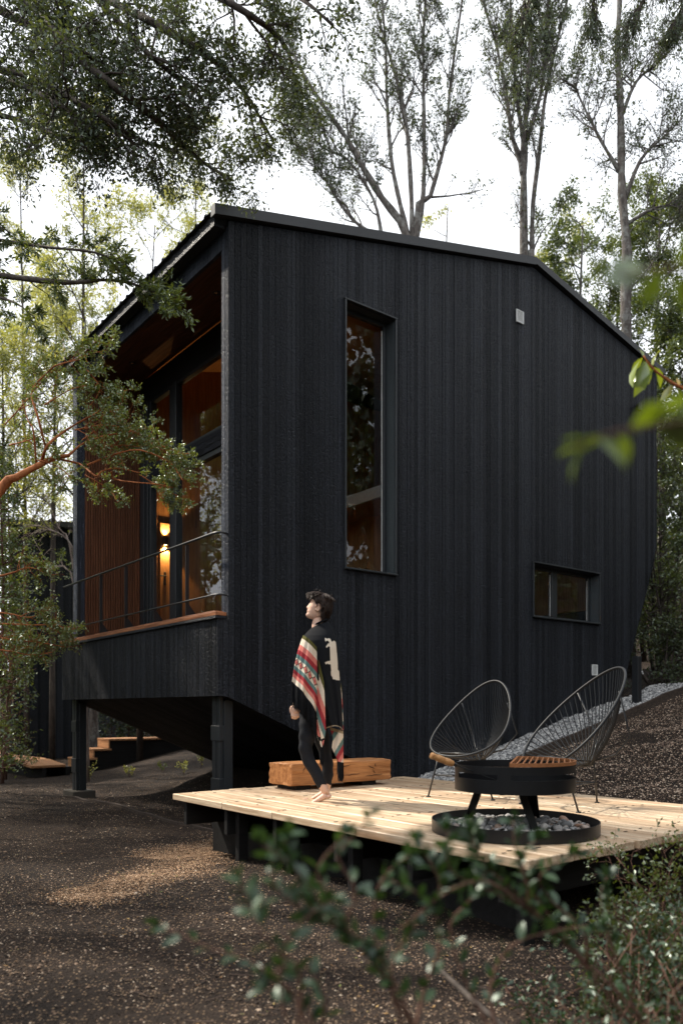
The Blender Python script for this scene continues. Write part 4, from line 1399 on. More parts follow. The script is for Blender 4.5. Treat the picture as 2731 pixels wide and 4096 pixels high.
M['leaf_gloss'] = mat_leaf('small_glossy_leaves', (0.040, 0.070, 0.016), (0.16, 0.20, 0.045), .40, .12, .35)
M['leaf_near'] = mat_leaf('near_broad_leaves', (0.008, 0.024, 0.010), (0.036, 0.076, 0.024), .30, .06, .40, (0.10, 0.13, 0.03))
M['leaf_lime'] = mat_leaf('lime_leaves', (0.10, 0.16, 0.018), (0.22, 0.28, 0.030), .45, .12, .30, (0.50, 0.33, 0.03))
M['leaf_blur'] = mat_leaf('olive_green_leaves', (0.045, 0.080, 0.010), (0.11, 0.16, 0.016), .45, .12, .3)

ATL = lambda Y, *pp: [at(x, y, Y + (q[0] if q else 0)) for x, y, *q in pp]


def ground_pt(px, Y):
    x = (px - CX) / FOC * Y
    return Vector((x, Y, gz(x, Y) - .1))


SPR = .05


def tall_tree(seed, Y, root_px, limbs, label, bark, leaf, cnt, length, per, size, levels=3, up=.25, group=None, ang=.7, t0=.15, wid=.42):
    p = Plant(seed)
    for k, (r0, r1, pts) in enumerate(limbs):
        P = ATL(Y, *pts)
        if k == 0 or r0 > .07: P = [ground_pt(root_px, Y)] + P
        o, rad = p.limb(P, r0, r1, 9)
        p.sprout(o, rad, cnt, length, ang, levels, t0 if len(P) < 6 else max(t0, .25), up)
    p.leaves(per, size, SPR)
    return p.finish('tree', label, 'tree', bark, leaf, group, wid)


# many-stemmed tree behind the ridge
tall_tree(31, 16.5, 1645, [
    (.10, .02, [(1640, 1250), (1628, 949), (1528, 794), (1455, 675), (1382, 548), (1290, 420), (1190, 250), (1120, 60), (1080, -150)]),
    (.062, .014, [(1645, 1000), (1601, 821), (1565, 639), (1546, 383), (1542, 182), (1528, 0), (1520, -260)]),
    (.062, .014, [(1650, 1000), (1642, 730), (1619, 456), (1565, 246), (1519, 90), (1470, -150)]),
    (.066, .014, [(1655, 1000), (1692, 776), (1694, 456), (1692, 182), (1700, -20), (1700, -260)]),
    (.072, .014, [(1655, 1010), (1720, 785), (1784, 548), (1797, 365), (1848, 0), (1880, -200)]),
    (.05, .012, [(1535, 1000), (1524, 931), (1492, 794), (1391, 639), (1290, 590), (1190, 470)]),
    (.04, .010, [(1530, 960), (1400, 870), (1300, 720), (1230, 640)]),
], 'tree with a fan of many grey stems rising behind the roof ridge', M['bark_grey'], M['leaf_dark'], 24, 1.15, 1.8, .072, 3, .30, 'bare-stemmed trees behind the roof')
# twin-trunk tree
tall_tree(32, 17.0, 2100, [
    (.11, .03, [(2094, 1031), (2094, 639), (2103, 456), (2121, 182), (2103, 0), (2100, -250)]),
    (.08, .02, [(2120, 1150), (2126, 1031), (2130, 821), (2158, 593), (2176, 411), (2213, 228), (2267, 0), (2300, -200)]),
    (.06, .02, [(2090, 700), (2076, 639), (2048, 548), (2021, 365), (1984, 182), (1930, 0), (1900, -180)]),
    (.05, .02, [(2100, 620), (2070, 420), (2050, 200), (2040, 0), (2020, -200)]),
    (.05, .02, [(2105, 560), (2160, 380), (2180, 200), (2190, 0), (2195, -200)]),
], 'slender tree with close twin trunks and upswept twigs, behind the roof slope', M['bark_grey'], M['leaf_dark'], 25, 1.05, 1.9, .070, 3, .35, 'bare-stemmed trees behind the roof', .6)
# single pale trunk at the right
tall_tree(33, 15.5, 2515, [
    (.13, .04, [(2506, 1430), (2500, 1250), (2505, 1004), (2486, 776), (2482, 548), (2477, 365), (2468, 182), (2477, 0), (2480, -220)]),
    (.05, .012, [(2490, 820), (2560, 640), (2660, 540), (2740, 460)]),
    (.045, .012, [(2484, 700), (2400, 560), (2330, 420), (2290, 330)]),
    (.04, .010, [(2480, 480), (2540, 330), (2620, 260), (2700, 180)]),
    (.04, .010, [(2500, 900), (2620, 830), (2731, 820)]),
], 'single straight trunk with sparse bare side twigs, rising above the lower end of the roof', M['bark_grey'], M['leaf_dark'], 24, 1.0, 1.0, .068, 3, .12, 'bare-stemmed trees behind the roof', .95, .22)

# great dark crown hanging over the upper left; its trunk stands just outside on the left
p = Plant(41)
root = Vector((-6.4, 6.2, gz(-6.4, 6.2) - .1))
o, rad = p.limb([root, (-6.3, 6.3, 2.2), (-6.0, 6.6, 5.0), (-5.6, 6.9, 7.2), (-5.2, 7.1, 9.0)], .28, .12, 12)
for r0, pts, c in ((.06, [(-900, 200), (-300, -60), (150, 120), (400, 300), (650, 500), (800, 640), (930, 720)], 28),
                (.055, [(-900, 0), (-200, -260), (300, -60), (700, 140), (950, 330), (1090, 560)], 30),
                (.045, [(-900, 300), (-300, 230), (100, 300), (330, 420), (560, 560), (700, 600)], 22),
                (.045, [(-500, -300), (300, -300), (700, -100), (1000, 60), (1150, 200), (1190, 400)], 28),
                (.04, [(-300, -330), (200, -150), (450, 60), (600, 220), (800, 380)], 26),
                (.05, [(-700, 300), (-200, 420), (80, 480), (260, 560)], 20), (.05, [(-700, 100), (-200, 260), (60, 330), (240, 420), (400, 520)], 24), (.05, [(-700, -300), (-100, -150), (100, 0), (260, 160), (420, 260)], 26),
                (.03, [(300, -300), (900, -160), (1180, -20), (1330, 100)], 14)):
    P = [at(x, y, 7.3 + .9 * math.sin(i * 1.3 + x * .001)) for i, (x, y) in enumerate(pts)]
    o, rad = p.limb(P, r0, .012, 7)
    p.sprout(o, rad, c, .62, .85, 3, .22, -.03, .55, .2)
for pts in ([(-6.0, 6.6, 5.0), (-7.5, 5.6, 6.0), (-8.6, 4.2, 6.6), (-9.4, 3.0, 6.8)], [(-5.8, 6.8, 6.0), (-7.4, 8.6, 6.8), (-8.6, 10.6, 7.2), (-9.5, 12.6, 7.2)], [(-5.6, 6.9, 7.2), (-7.6, 7.0, 7.6), (-9.6, 6.4, 7.8), (-11, 6, 7.8)],
            [(-6.0, 6.6, 5.0), (-7.2, 7.4, 5.8), (-8.4, 9.0, 6.2), (-9.6, 9.8, 6.2)]):  # limbs added out of view to shade the ground on the left
    o, rad = p.limb(pts, .08, .015, 7)
    p.sprout(o, rad, 20, 1.0, .9, 3, .2, .02, .55, .2)
p.LP, p.LD, p.LS = [], [], []
p.leaves(2.8, .047, .05, .15)
# unseen leaf clumps added for shade; a gap lets one streak of sun through
for _ in range(1500):
    x, y, z = p.r.uniform(-12.5, -5.4), p.r.uniform(4.5, 15.5), p.r.uniform(6.0, 8.4)
    if x > -7.2 and y < 10.6: continue                       # keeps the deck in the sun
    if x > -.62 * y + 1.0: continue
    gx0, gy0 = x - (-.794) * (z - 6.5), y - .423 * (z - 6.5)   # where the ray through the gap stands at z = 6.5
    tt = max(0.0, min(1.0, ((gx0 + 8.6) * 1.9 + (gy0 - 8.5) * 1.5) / (1.9 ** 2 + 1.5 ** 2)))
    if math.hypot(gx0 - (-8.6 + 1.9 * tt), gy0 - (8.5 + 1.5 * tt)) < .42: continue
    if p.r.random() < .35: continue
    p.cloud((x, y, z), (.45, .45, .28), 34, .12)
p.finish('tree', 'huge dark small-leaved crown overhanging the upper left above the roof corner, unseen part added for shade', 'tree', M['bark_dark'], M['leaf_dark'], None, .45)

# feathery bough reaching in from the left in front of the eave
p = Plant(42)
root = Vector((-5.3, 5.6, gz(-5.3, 5.6) - .1))
p.limb([root, (-5.2, 5.8, 1.6), (-4.8, 6.1, 3.4), (-4.2, 6.4, 4.6)], .12, .05, 9)
for r0, pts, c in ((.035, [(-560, 1010), (-150, 1080), (150, 1120), (300, 1130), (450, 1120), (600, 1160), (690, 1240)], 30),
                (.022, [(-300, 900), (0, 960), (200, 990), (380, 1010), (520, 1070)], 20),
                (.020, [(-300, 1160), (-60, 1180), (60, 1210), (140, 1270)], 12),
                (.02, [(-300, 760), (-100, 850), (40, 930)], 10)):
    P = [at(x, y, 6.6 + .25 * math.sin(i * 1.7)) for i, (x, y) in enumerate(pts)]
    o, rad = p.limb(P, r0, .005, 6)
    p.sprout(o, rad, c, .30, .75, 2, .15, .0, .55, .12, 4, .0015)
p.leaves(12.0, .052, .008, .15, .6)
p.finish('tree', 'feathery green bough reaching from the left across the eave of the roof', 'tree', M['bark_dark'], M['leaf_mid'], None, .30)

# orange-barked tree with small glossy leaves before the balcony
p = Plant(43)
root = Vector((-3.6, 5.6, gz(-3.6, 5.6) - .1))
p.limb([root, (-3.5, 5.7, .5), (-3.1, 5.85, 1.6), at(0, 1962, 6.0), at(64, 1911, 6.0), at(159, 1860, 6.05), at(217, 1834, 6.1), at(281, 1821, 6.1)], .055, .012, 10)
BR = [(.015, [(165, 1858), (191, 1783), (268, 1719), (357, 1668), (446, 1617)]),
      (.010, [(185, 1796), (153, 1668), (128, 1566), (198, 1483), (236, 1458), (319, 1439)]),
      (.008, [(147, 1862), (134, 1719), (115, 1687), (90, 1600)]),
      (.010, [(223, 1834), (319, 1856), (383, 1904), (408, 1885), (472, 1872), (561, 1892)]),
      (.007, [(446, 1888), (459, 1917), (548, 1930), (625, 1936), (690, 1950)]),
      (.010, [(275, 1822), (340, 1770), (440, 1740), (560, 1730), (660, 1790)]),
      (.008, [(350, 1860), (450, 1820), (560, 1800), (680, 1850), (730, 1920)])]
for r0, pts in BR:
    P = [at(x, y, 6.1 + .12 * math.sin(i * 2.1 + x)) for i, (x, y) in enumerate(pts)]
    o, rad = p.limb(P, r0, .004, 7)
n_ = len(p.tw)
for pts, c, L in (([(300, 1720), (430, 1700), (560, 1740), (690, 1830)], 40, .26), ([(360, 1800), (500, 1780), (620, 1820), (720, 1900)], 46, .26),
                  ([(330, 1760), (460, 1660), (500, 1560)], 16, .20), ([(140, 1560), (230, 1470), (350, 1420), (430, 1400)], 30, .24), ([(180, 1620), (280, 1560), (360, 1540)], 12, .22),
                  ([(20, 1700), (110, 1600), (180, 1500)], 16, .28), ([(340, 1900), (440, 1960), (470, 2010)], 9, .16), ([(560, 1900), (660, 1960), (730, 1990)], 14, .18),
                  ([(350, 1480), (400, 1560), (330, 1660)], 12, .2), ([(40, 1780), (120, 1760), (220, 1720)], 12, .22), ([(150, 1840), (240, 1870), (300, 1930)], 8, .2)):
    P = [np.array(at(x, y, 6.15 + .15 * math.sin(i * 1.9 + y))) for i, (x, y) in enumerate(pts)]
    o, rad = p.limb(P, .006, .003, 5)
    p.sprout(o, rad, c, L, 1.0, 2, .0, .05, .55, .2, 4, .0014)
p.leaves(13, .0245, .010, .0, .45)
p.finish('tree', 'small tree with curving orange branches and tiny glossy leaves before the balcony', 'tree', M['bark_orange'], M['leaf_gloss'], None, .55)

# light yellow-green trees behind the balcony side, plus two added for shade
for k, (Y, px, top, lean, cnt, lab) in enumerate((
        (19, 330, 430, 8, 15, 'pale yellow-green tree with a thin straight stem, seen just left of the long eave'),
        (21, 110, 600, -30, 16, 'pale yellow-green tree at the far left above the second cabin'),
        (17.5, 560, 900, 60, 11, 'yellowing tree whose top shows just over the eave'),
        (23, 800, 640, -20, 12, 'yellowing tree seen through the gap beside the roof corner'),
        (20, 210, 1150, 20, 13, 'low bushy yellow-green tree behind the orange-barked branches'),
        (18, 20, 1350, -10, 14, 'low leafy tree at the left edge above the second cabin'),
        (19.5, -760, 1500, 0, 34, 'unseen leafy tree added past the left edge to shade the second cabin'),
        (12.6, -400, 900, 0, 30, 'leafy tree added at the left edge to shade the balcony front'))):
    p = Plant(60 + k)
    o, rad = p.limb([ground_pt(px, Y), at(px + lean * .2, 2200, Y), at(px + lean * .5, (2200 + top) / 2, Y + .3), at(px + lean, top, Y)], .09, .012, 7)
    p.sprout(o, rad, cnt + 9, 2.0 if k < 7 else 1.35, .9, 3, .30 if k < 7 else .5, .15)
    p.leaves((8.5, 8.5, 8, 7, 9, 9, 22, 20)[k], .085, .06)
    if k == 6:  # leaf clumps added out of view to darken the second cabin
        for _ in range(900):
            x, y = p.r.uniform(-24, -11), p.r.uniform(19, 32)
            if x < -.46 * y - 1.4: p.cloud((x, y, p.r.uniform(-.3, 10)), (.9, .9, .6), 40, .22)
    p.finish('tree', lab, 'tree', M['bark_dark'], M['leaf_yellow'], 'pale trees beyond the cabin', .40)

# leafy trees on the hillside at the right
for k, (Y, px, top, cnt, mat, lab) in enumerate((
        (19, 2330, 900, 18, 'leaf_mid', 'bushy green tree directly behind the falling roof edge'),
        (18, 2640, 800, 24, 'leaf_mid', 'tall leafy tree behind the pale trunk at the right edge'),
        (22, 2200, 1020, 12, 'leaf_yellow', 'yellowish low tree peeping over the roof by the twin trunks'),
        (17, 2760, 1300, 26, 'leaf_mid', 'dense green tree at the right edge below the lime leaves'),
        (21, 2480, 1000, 22, 'leaf_mid', 'dense green tree right behind the pale trunk'),
        (22, 1790, 830, 7, 'leaf_yellow', 'small autumn-tinged tree beside the fan of stems'))):
    p = Plant(80 + k)
    o, rad = p.limb([ground_pt(px, Y), at(px + 10, 1900, Y), at(px - 15, (1900 + top) / 2, Y), at(px, top, Y)], .11, .015, 7)
    p.sprout(o, rad, cnt, 2.0, .95, 3, .12, .08)
    p.leaves(15, .085, .06)
    p.finish('tree', lab, 'tree', M['bark_grey'], M[mat], 'leafy trees on the hillside', .45)

# dark hanging sprays at the very top
p = Plant(96)
root = Vector((7.4, 9.0, gz(7.4, 9.0) - .1))
p.limb([root, (7.4, 9.1, 4), (7.0, 9.3, 8), (6.0, 9.4, 9.6)], .25, .12, 9)
for pts in ([(3300, -500), (2900, -300), (2700, -160), (2560, 20), (2500, 150)], [(3300, -600), (2800, -420), (2450, -260), (2380, -40), (2360, 110)],
            [(3200, -700), (2600, -520), (2250, -380), (2130, -60), (2080, 250)], [(3300, -400), (2980, -200), (2760, -20), (2680, 130)], [(2900, -500), (2500, -300), (2200, -150), (2110, 0), (2060, 130)]):
    P = ATL(9.0, *pts)
    o, rad = p.limb(P, .04, .008, 6)
    p.sprout(o, rad, 60, .5, .7, 2, .35, -.35, .6, .15)
p.leaves(9, .042, .012, .6, .5)
p.finish('tree', 'very dark drooping sprays hanging in from the top right', 'tree', M['bark_dark'], M['leaf_dark'], None, .30)

# pale dead branches before the second cabin, with a low leafy bush
p = Plant(97)
o, rad = p.limb([at(340, 2400, 14.6), at(290, 2190, 14.6), at(230, 2130, 14.5), at(140, 2100, 14.5)], .03, .008, 6)
p.sprout(o, rad, 14, .6, .6, 2, .4, -.05, .6, .15, 4, .003)
for pts in ([(330, 2560), (283, 2290), (200, 2260), (135, 2155)], [(330, 2560), (280, 2180), (235, 2110), (180, 1960)]):
    o, rad = p.limb(ATL(14.6, *pts), .02, .006, 6); p.sprout(o, rad, 8, .4, .6, 2, .3, 0, .6, .15, 4, .003)
p.limb([ground_pt(350, 14.7), at(345, 2800, 14.7), at(340, 2400, 14.7)], .05, .03, 7)
p.leaves(1.0, .05)
p.finish('tree', 'small half-dead tree with pale bare branches before the second cabin', 'tree', M['bark_pale'], M['leaf_mid'], None, .45)
p = Plant(98)
g = gz(-4.6, 8.6)
o, rad = p.limb([(-4.6, 8.6, g - .05), (-4.55, 8.7, g + .8), (-4.5, 8.8, g + 1.8), (-4.45, 8.8, g + 2.6)], .04, .02, 7)
for pts in ([(-330, 2500), (-60, 2540), (60, 2560), (160, 2570), (270, 2590)], [(-300, 2440), (0, 2450), (120, 2470), (190, 2440)], [(-260, 2600), (0, 2600), (120, 2620), (210, 2610)], [(-250, 2350), (20, 2300), (120, 2270), (200, 2300)], [(-250, 2480), (100, 2500), (230, 2500), (285, 2540)]):
    o, rad = p.limb(ATL(9.0, *pts), .016, .004, 6)
    p.sprout(o, rad, 22, .28, 1.0, 2, .3, .02, .6, .2, 4, .002)
p.leaves(6.5, .036, .015)
p.finish('shrub', 'leafy boughs of a shrub reaching in from the left before the second cabin', 'shrub', M['bark_orange'], M['leaf_gloss'], None, .5, parts=('stem', 'foliage'))
# left edge foliage column
p = Plant(99)
for px_, Y_ in ((-60, 12), (10, 14.5), (-120, 10), (20, 16), (-40, 11), (-90, 13)):
    c = ((px_ - CX) / FOC * Y_, Y_); g = gz(*c)
    o, rad = p.limb([(c[0], c[1], g - .05), (c[0] + .1, c[1], g + 1.5), (c[0] + .15, c[1] + .1, g + 3.0), (c[0] + .1, c[1], g + 5.2)], .04, .008, 6)
    p.sprout(o, rad, 44, .7, 1.1, 2, .03, .10, .6, .2, 4, .002)
p.leaves(9, .06, .03)
p.finish('shrub', 'mottled leafy thicket filling the left edge beside the second cabin', 'thicket', M['bark_twig'], M['leaf_mid'], None, .5, parts=('stem', 'foliage'))

# trunk and bush seen below the balcony
p = Plant(100)
o, rad = p.limb([ground_pt(378, 19), at(372, 2900, 19), at(385, 2780, 19), at(400, 2500, 19), at(380, 1900, 19)], .16, .06, 9)
p.sprout(o, rad, 12, 1.6, .9, 3, .5, .1); p.leaves(5, .08)
p.finish('tree', 'grey trunk standing behind the timber steps under the balcony', 'tree', M['bark_grey'], M['leaf_mid'])
p = Plant(101)
for px in (430, 500, 560, 620, 680):
    b = ground_pt(px, 20.5); o, rad = p.limb([b, b + Vector((.1, 0, .5)), b + Vector((.1, 0, 1.1))], .02, .006, 5)
    p.sprout(o, rad, 22, .7, 1.1, 2, .0, .1)
p.leaves(9, .07, .03)
p.finish('shrub', 'dark green bush beyond the timber steps, seen under the balcony', 'shrub', M['bark_twig'], M['leaf_dark'], None, .5, parts=('stem', 'foliage'))

# young plants in the soil below the balcony
for k, (px, py, h, lab) in enumerate(((358, 3130, .34, 'taller seedling beside the far post of the balcony'), (520, 3108, .18, 'small bright seedling on the slope under the balcony, below the steps'),
                                 (650, 3090, .16, 'bluish seedling on the slope under the balcony'), (735, 3095, .2, 'yellow-green seedling left of the near post'),
                                 (805, 3070, .26, 'leafy seedling close to the near post of the balcony'))):
    # find the ground along the line of sight
    Y = 9.0
    while Y < 22 and gz((px - CX) / FOC * Y, Y) < CAM_H - (py - YH) / FOC * Y: Y += .03
    x = (px - CX) / FOC * Y; g = gz(x, Y)
    p = Plant(110 + k)
    for j in range(3):
        q = p.r.uniform(-.05, .05, 2)
        o, rad = p.limb([(x, Y, g - .02), (x + q[0], Y + q[1], g + h * .5), (x + 2 * q[0], Y + 2 * q[1], g + h)], .004, .002, 4)
        p.sprout(o, rad, 7, h * .45, .9, 1, .2, .2, .6, .2, 3, .001)
    p.leaves(5, .045, .004)
    p.finish('seedling', lab, 'plant', M['bark_twig'], M['leaf_yellow'] if k != 2 else M['leaf_mid'], 'seedlings under the balcony', .45, parts=('stem', 'leaves'))

# hillside shrubs at the right
for k, (Y, px, h, r_, cnt, lab) in enumerate((
        (15.5, 2640, 3.6, 1.2, 60, 'tall dark shrub beside the back edge of the wall'),
        (14.6, 2760, 2.6, 1.0, 50, 'broad dark shrub at the right edge above the soil slope'),
        (14.2, 2640, 1.0, .8, 34, 'low dark bush right of the short black post'),
        (17.0, 2590, 4.8, 1.1, 60, 'narrow tall evergreen behind the leaning end wall'))):
    p = Plant(120 + k)
    b = ground_pt(px, Y)
    for j in range(4):
        q = p.r.normal(0, r_ * .35, 2)
        o, rad = p.limb([b + Vector((q[0] * .3, q[1] * .3, 0)), b + Vector((q[0], q[1], h * .5)), b + Vector((q[0] * 1.3, q[1] * 1.3, h))], .04, .008, 5)
        p.sprout(o, rad, cnt // 3, r_ * .8, 1.1, 2, .02, .05, .6, .2, 4, .003)
    p.leaves(9.5, .070, .04)
    p.finish('shrub', lab, 'shrub', M['bark_dark'], M['leaf_dark'] if k % 2 == 0 else M['leaf_mid'], 'shrubs on the hillside', .5, parts=('stem', 'foliage'))

# the forest round about: behind the camera, to the sides, up the hill
def build_forest():
    rg = np.random.default_rng(200)
    P, S = [], []
    n = 0
    for _ in range(6000):
        a = rg.uniform(-PI, PI); d = rg.uniform(16, 38)
        x, y = d * math.sin(a), 5 + d * math.cos(a)
        if -60 < math.degrees(a) < 13 and not (x < -.50 * y - 3): continue             # open towards the lake; unseen clumps added far left darken the second cabin
        v, u = vu(x, y)
        if abs(math.degrees(a)) < 60 and d < 20: continue
        g = gz(x, y)
        behind = abs(math.degrees(a)) > 75 or math.degrees(a) < -30
        hmax = 16.0 if 62 < math.degrees(a) < 128 else 8.0 if behind else 7.0  # unseen right side made taller to darken the tall window's reflection
        z = g + rg.uniform(0, hmax) * rg.random() ** .3
        k = 160
        c = rg.normal(size=(k, 3)); c /= np.linalg.norm(c, axis=1)[:, None]; c *= (rg.random(k) ** .5)[:, None]
        P.append(np.array([x, y, z]) + c * [1.3, 1.3, 1.0]); S.append(rg.uniform(.14, .28, k) * (2.0 if behind else 1.0))
        n += 1
        if n > 2300: break
    m_ = 0
    while m_ < 40:                                          # unseen clumps added behind and right of the viewer to darken the lower wall
        x, y = rg.uniform(-12, 14), rg.uniform(-9, 9)
        if y > -2.2 and x < .46 * y + 3.6: continue
        if x < -3 and y > -4: continue
        z = gz(x, y) + 7.5 * rg.random() ** .9
        k = 110
        c = rg.normal(size=(k, 3)); c /= np.linalg.norm(c, axis=1)[:, None]; c *= (rg.random(k) ** .5)[:, None]
        P.append(np.array([x, y, z]) + c * [.9, .9, .8]); S.append(rg.uniform(.12, .26, k)); m_ += 1
    p = Plant(201); p.LP = P; p.LS = S; p.LD = [q / np.linalg.norm(q, axis=1)[:, None] for q in [rg.normal(size=(len(s_), 3)) for s_ in S]]
    o = p.leaf_mesh('forest', M['leaf_dark'], None, .6)
    tag(o, 'dark mass of forest up the hill and all round the clearing', None, None, 'stuff')


build_forest()

# ------------------------------------------------------------------ near shrub across the bottom of the picture
def leafy_stem(p, pts, r0, r1, leaf, step, sides=6, t0=.1, both=True):
    o, rad = p.limb(pts, r0, r1, sides)
    o = [np.array(q) for q in o]
    L = sum(np.linalg.norm(b - a) for a, b in zip(o[:-1], o[1:]))
    k = int(L * (1 - t0) / step)
    for i in range(k):
        t = (t0 + (1 - t0) * (i + .5) / k) * (len(o) - 1)
        j = min(int(t), len(o) - 2); q = o[j] * (1 - t + j) + o[j + 1] * (t - j)
        d = o[j + 1] - o[j]; d /= np.linalg.norm(d)
        for s_ in ((1, -1) if both else (1,)):
            if p.r.random() < .12: continue
            n_ = p.r.normal(size=3); n_ -= d * n_.dot(d); n_ /= np.linalg.norm(n_)
            dd = d * .55 + n_ * .8 * s_ + np.array([0, 0, .1]); dd /= np.linalg.norm(dd)
            p.LP.append(q[None]); p.LD.append(dd[None]); p.LS.append(np.array([leaf * p.r.uniform(.7, 1.2)]))
    tip = o[-1]
    for _ in range(4):
        dd = (o[-1] - o[-2]); dd /= np.linalg.norm(dd); dd = dd + p.r.normal(0, .5, 3); dd /= np.linalg.norm(dd)
        p.LP.append(tip[None]); p.LD.append(dd[None]); p.LS.append(np.array([leaf * p.r.uniform(.6, 1.0)]))


p = Plant(300)
STEMS = [  # px, py, depth
    [(2700, 4200, 1.9), (2350, 3860, 1.75), (2120, 3650, 1.65), (1950, 3560, 1.6), (1800, 3480, 1.55), (1790, 3320, 1.5)],
    [(2120, 3650, 1.65), (1960, 3530, 1.55), (1800, 3560, 1.5), (1620, 3700, 1.45), (1500, 3790, 1.4)],
    [(1700, 4200, 1.5), (1500, 3850, 1.45), (1380, 3700, 1.4), (1290, 3620, 1.35), (1180, 3480, 1.3), (1040, 3370, 1.3)],
    [(1500, 3850, 1.45), (1330, 3700, 1.4), (1150, 3600, 1.35), (1080, 3480, 1.35), (1160, 3340, 1.3)],
    [(1380, 3700, 1.4), (1420, 3560, 1.4), (1350, 3430, 1.4), (1420, 3340, 1.4), (1480, 3260, 1.4)],
    [(1180, 4200, 1.3), (1200, 3900, 1.3), (1080, 3780, 1.25), (1010, 3650, 1.25), (960, 3520, 1.25)],
    [(1640, 4200, 1.5), (1560, 3900, 1.5), (1660, 3700, 1.5), (1760, 3560, 1.5), (1720, 3450, 1.5), (1660, 3350, 1.5)],
    [(2120, 3650, 1.65), (2100, 3500, 1.6), (2060, 3400, 1.6), (2050, 3280, 1.6)],
    [(2350, 3860, 1.75), (2330, 3720, 1.7), (2200, 3600, 1.7), (2160, 3500, 1.65), (2300, 3420, 1.6)],
    [(2000, 4200, 1.6), (1960, 3950, 1.6), (2050, 3780, 1.6), (2240, 3720, 1.6), (2400, 3700, 1.6)],
    [(1260, 4200, 1.4), (1180, 4000, 1.4), (1010, 3850, 1.4), (860, 3800, 1.4), (640, 3700, 1.4)],
    [(2600, 4200, 1.9), (2450, 3800, 1.8), (2400, 3600, 1.8), (2430, 3500, 1.8)],
    [(1500, 3850, 1.45), (1500, 3600, 1.45), (1560, 3480, 1.45), (1640, 3420, 1.45)],
    [(1330, 3700, 1.4), (1300, 3560, 1.4), (1270, 3470, 1.4), (1380, 3340, 1.4)],
    [(2600, 4200, 1.9), (2250, 3760, 1.7), (1980, 3500, 1.6), (1900, 3400, 1.6), (1880, 3310, 1.6)],
    [(1700, 4200, 1.5), (1560, 3900, 1.45), (1450, 3760, 1.4), (1250, 3640, 1.35), (1150, 3420, 1.3)],
    [(1640, 4200, 1.5), (1700, 3950, 1.5), (1760, 3760, 1.5), (1700, 3600, 1.5), (1560, 3520, 1.5)],
    [(1180, 4200, 1.3), (1120, 3960, 1.3), (1150, 3760, 1.3), (1240, 3660, 1.3), (1330, 3600, 1.3)],
    [(2350, 3860, 1.75), (2120, 3560, 1.7), (2080, 3420, 1.7), (2150, 3360, 1.7)],
    [(2000, 4200, 1.6), (1850, 3900, 1.6), (1800, 3700, 1.6), (1880, 3600, 1.6), (1960, 3460, 1.6)],
    [(1260, 4200, 1.4), (1240, 4050, 1.4), (1150, 3950, 1.4), (1060, 3960, 1.4)],
    [(1260, 4200, 1.4), (1300, 4000, 1.4), (1200, 3850, 1.4), (1080, 3900, 1.4)],
]
for s_ in STEMS:
    P = [at(*q) for q in s_]
    leafy_stem(p, P, .0040, .0014, .036, .024, 6, .15)
gp = [Vector((x, y, gz(x, y) - .03)) for x, y in ((.80, 1.95), (.15, 1.52), (-.05, 1.35))]
p.limb([gp[0], at(2700, 4200, 1.9)], .006, .005, 6); p.limb([gp[1], at(1700, 4200, 1.5)], .006, .005, 6); p.limb([gp[2], at(1180, 4200, 1.3)], .006, .005, 6)
p.finish('shrub', 'broad-leaved shrub with brown stems, blurred across the bottom in front of the deck', 'shrub', M['bark_twig'], M['leaf_near'], None, .48, 6, ('stem', 'leaves'))

# dense low growth in the lower right corner and sparse tufts at the lower left
p = Plant(310)
for k in range(84):
    px, Y = p.r.uniform(2050, 2900), p.r.uniform(1.7, 3.5)
    b = ground_pt(px, Y); h = p.r.uniform(.22, .62) * (1.0 if px > 2380 else .5)
    o, rad = p.limb([b, b + Vector((p.r.normal(0, .05), p.r.normal(0, .05), h * .5)), b + Vector((p.r.normal(0, .12), p.r.normal(0, .1), h))], .004, .002, 5)
    p.sprout(o, rad, 9, h * .5, .9, 1, .1, .12, .6, .25, 3, .0012)
p.leaves(8, .026, .008)
p.finish('shrub', 'dense dark low shrub with tiny leaves filling the lower right corner', 'shrub', M['bark_twig'], M['leaf_near'], None, .5, 4, ('stem', 'leaves'))
p = Plant(311)
for px, Y, h in ((420, 2.75, .10), (520, 2.7, .13), (350, 2.8, .10), (600, 2.65, .10), (480, 2.6, .08), (1000, 2.6, .12), (1150, 2.5, .15), (1250, 2.55, .18), (1080, 2.5, .12)):
    b = ground_pt(px, Y) + Vector((0, 0, .08))
    o, rad = p.limb([b, b + Vector((p.r.normal(0, .03), 0, h))], .003, .0015, 4)
    p.sprout(o, rad, 12, h * .9, 1.1, 1, .0, .1, .6, .25, 3, .001)
p.leaves(6, .022, .008)
p.finish('ground_plant', 'low straggly plant lying on the soil near the bottom edge at the left', 'plant', M['bark_twig'], M['leaf_near'], None, .5, 4, ('stem', 'leaves'))
p = Plant(312)
for k in range(26):
    px, Y = p.r.uniform(2300, 2860), p.r.uniform(3.2, 4.3)
    b = ground_pt(px, Y); h = p.r.uniform(.25, .60) * (1 if px > 2450 else .6)
    o, rad = p.limb([b, b + Vector((p.r.normal(0, .05), 0, h * .5)), b + Vector((p.r.normal(0, .14), p.r.normal(0, .1), h))], .006, .002, 5)
    p.sprout(o, rad, 9, h * .5, .8, 2, .1, .1, .6, .25, 3, .0012)
p.leaves(4.5, .026, .012)
p.finish('shrub', 'twiggy brown undergrowth standing against the right end of the deck', 'shrub', M['bark_twig'], M['leaf_mid'], None, .5, 4, ('stem', 'leaves'))
# dark fallen stick
m = MB(); m.tube([at(1760, 3880, 2.75), at(1900, 4010, 2.55), at(2060, 4150, 2.35)], [.008, .011, .009], 7)
_o = m.build('fallen_stick', M['bark_dark'], None, True); tag(_o, 'dark crooked stick lying on the soil at the bottom edge', 'stick')

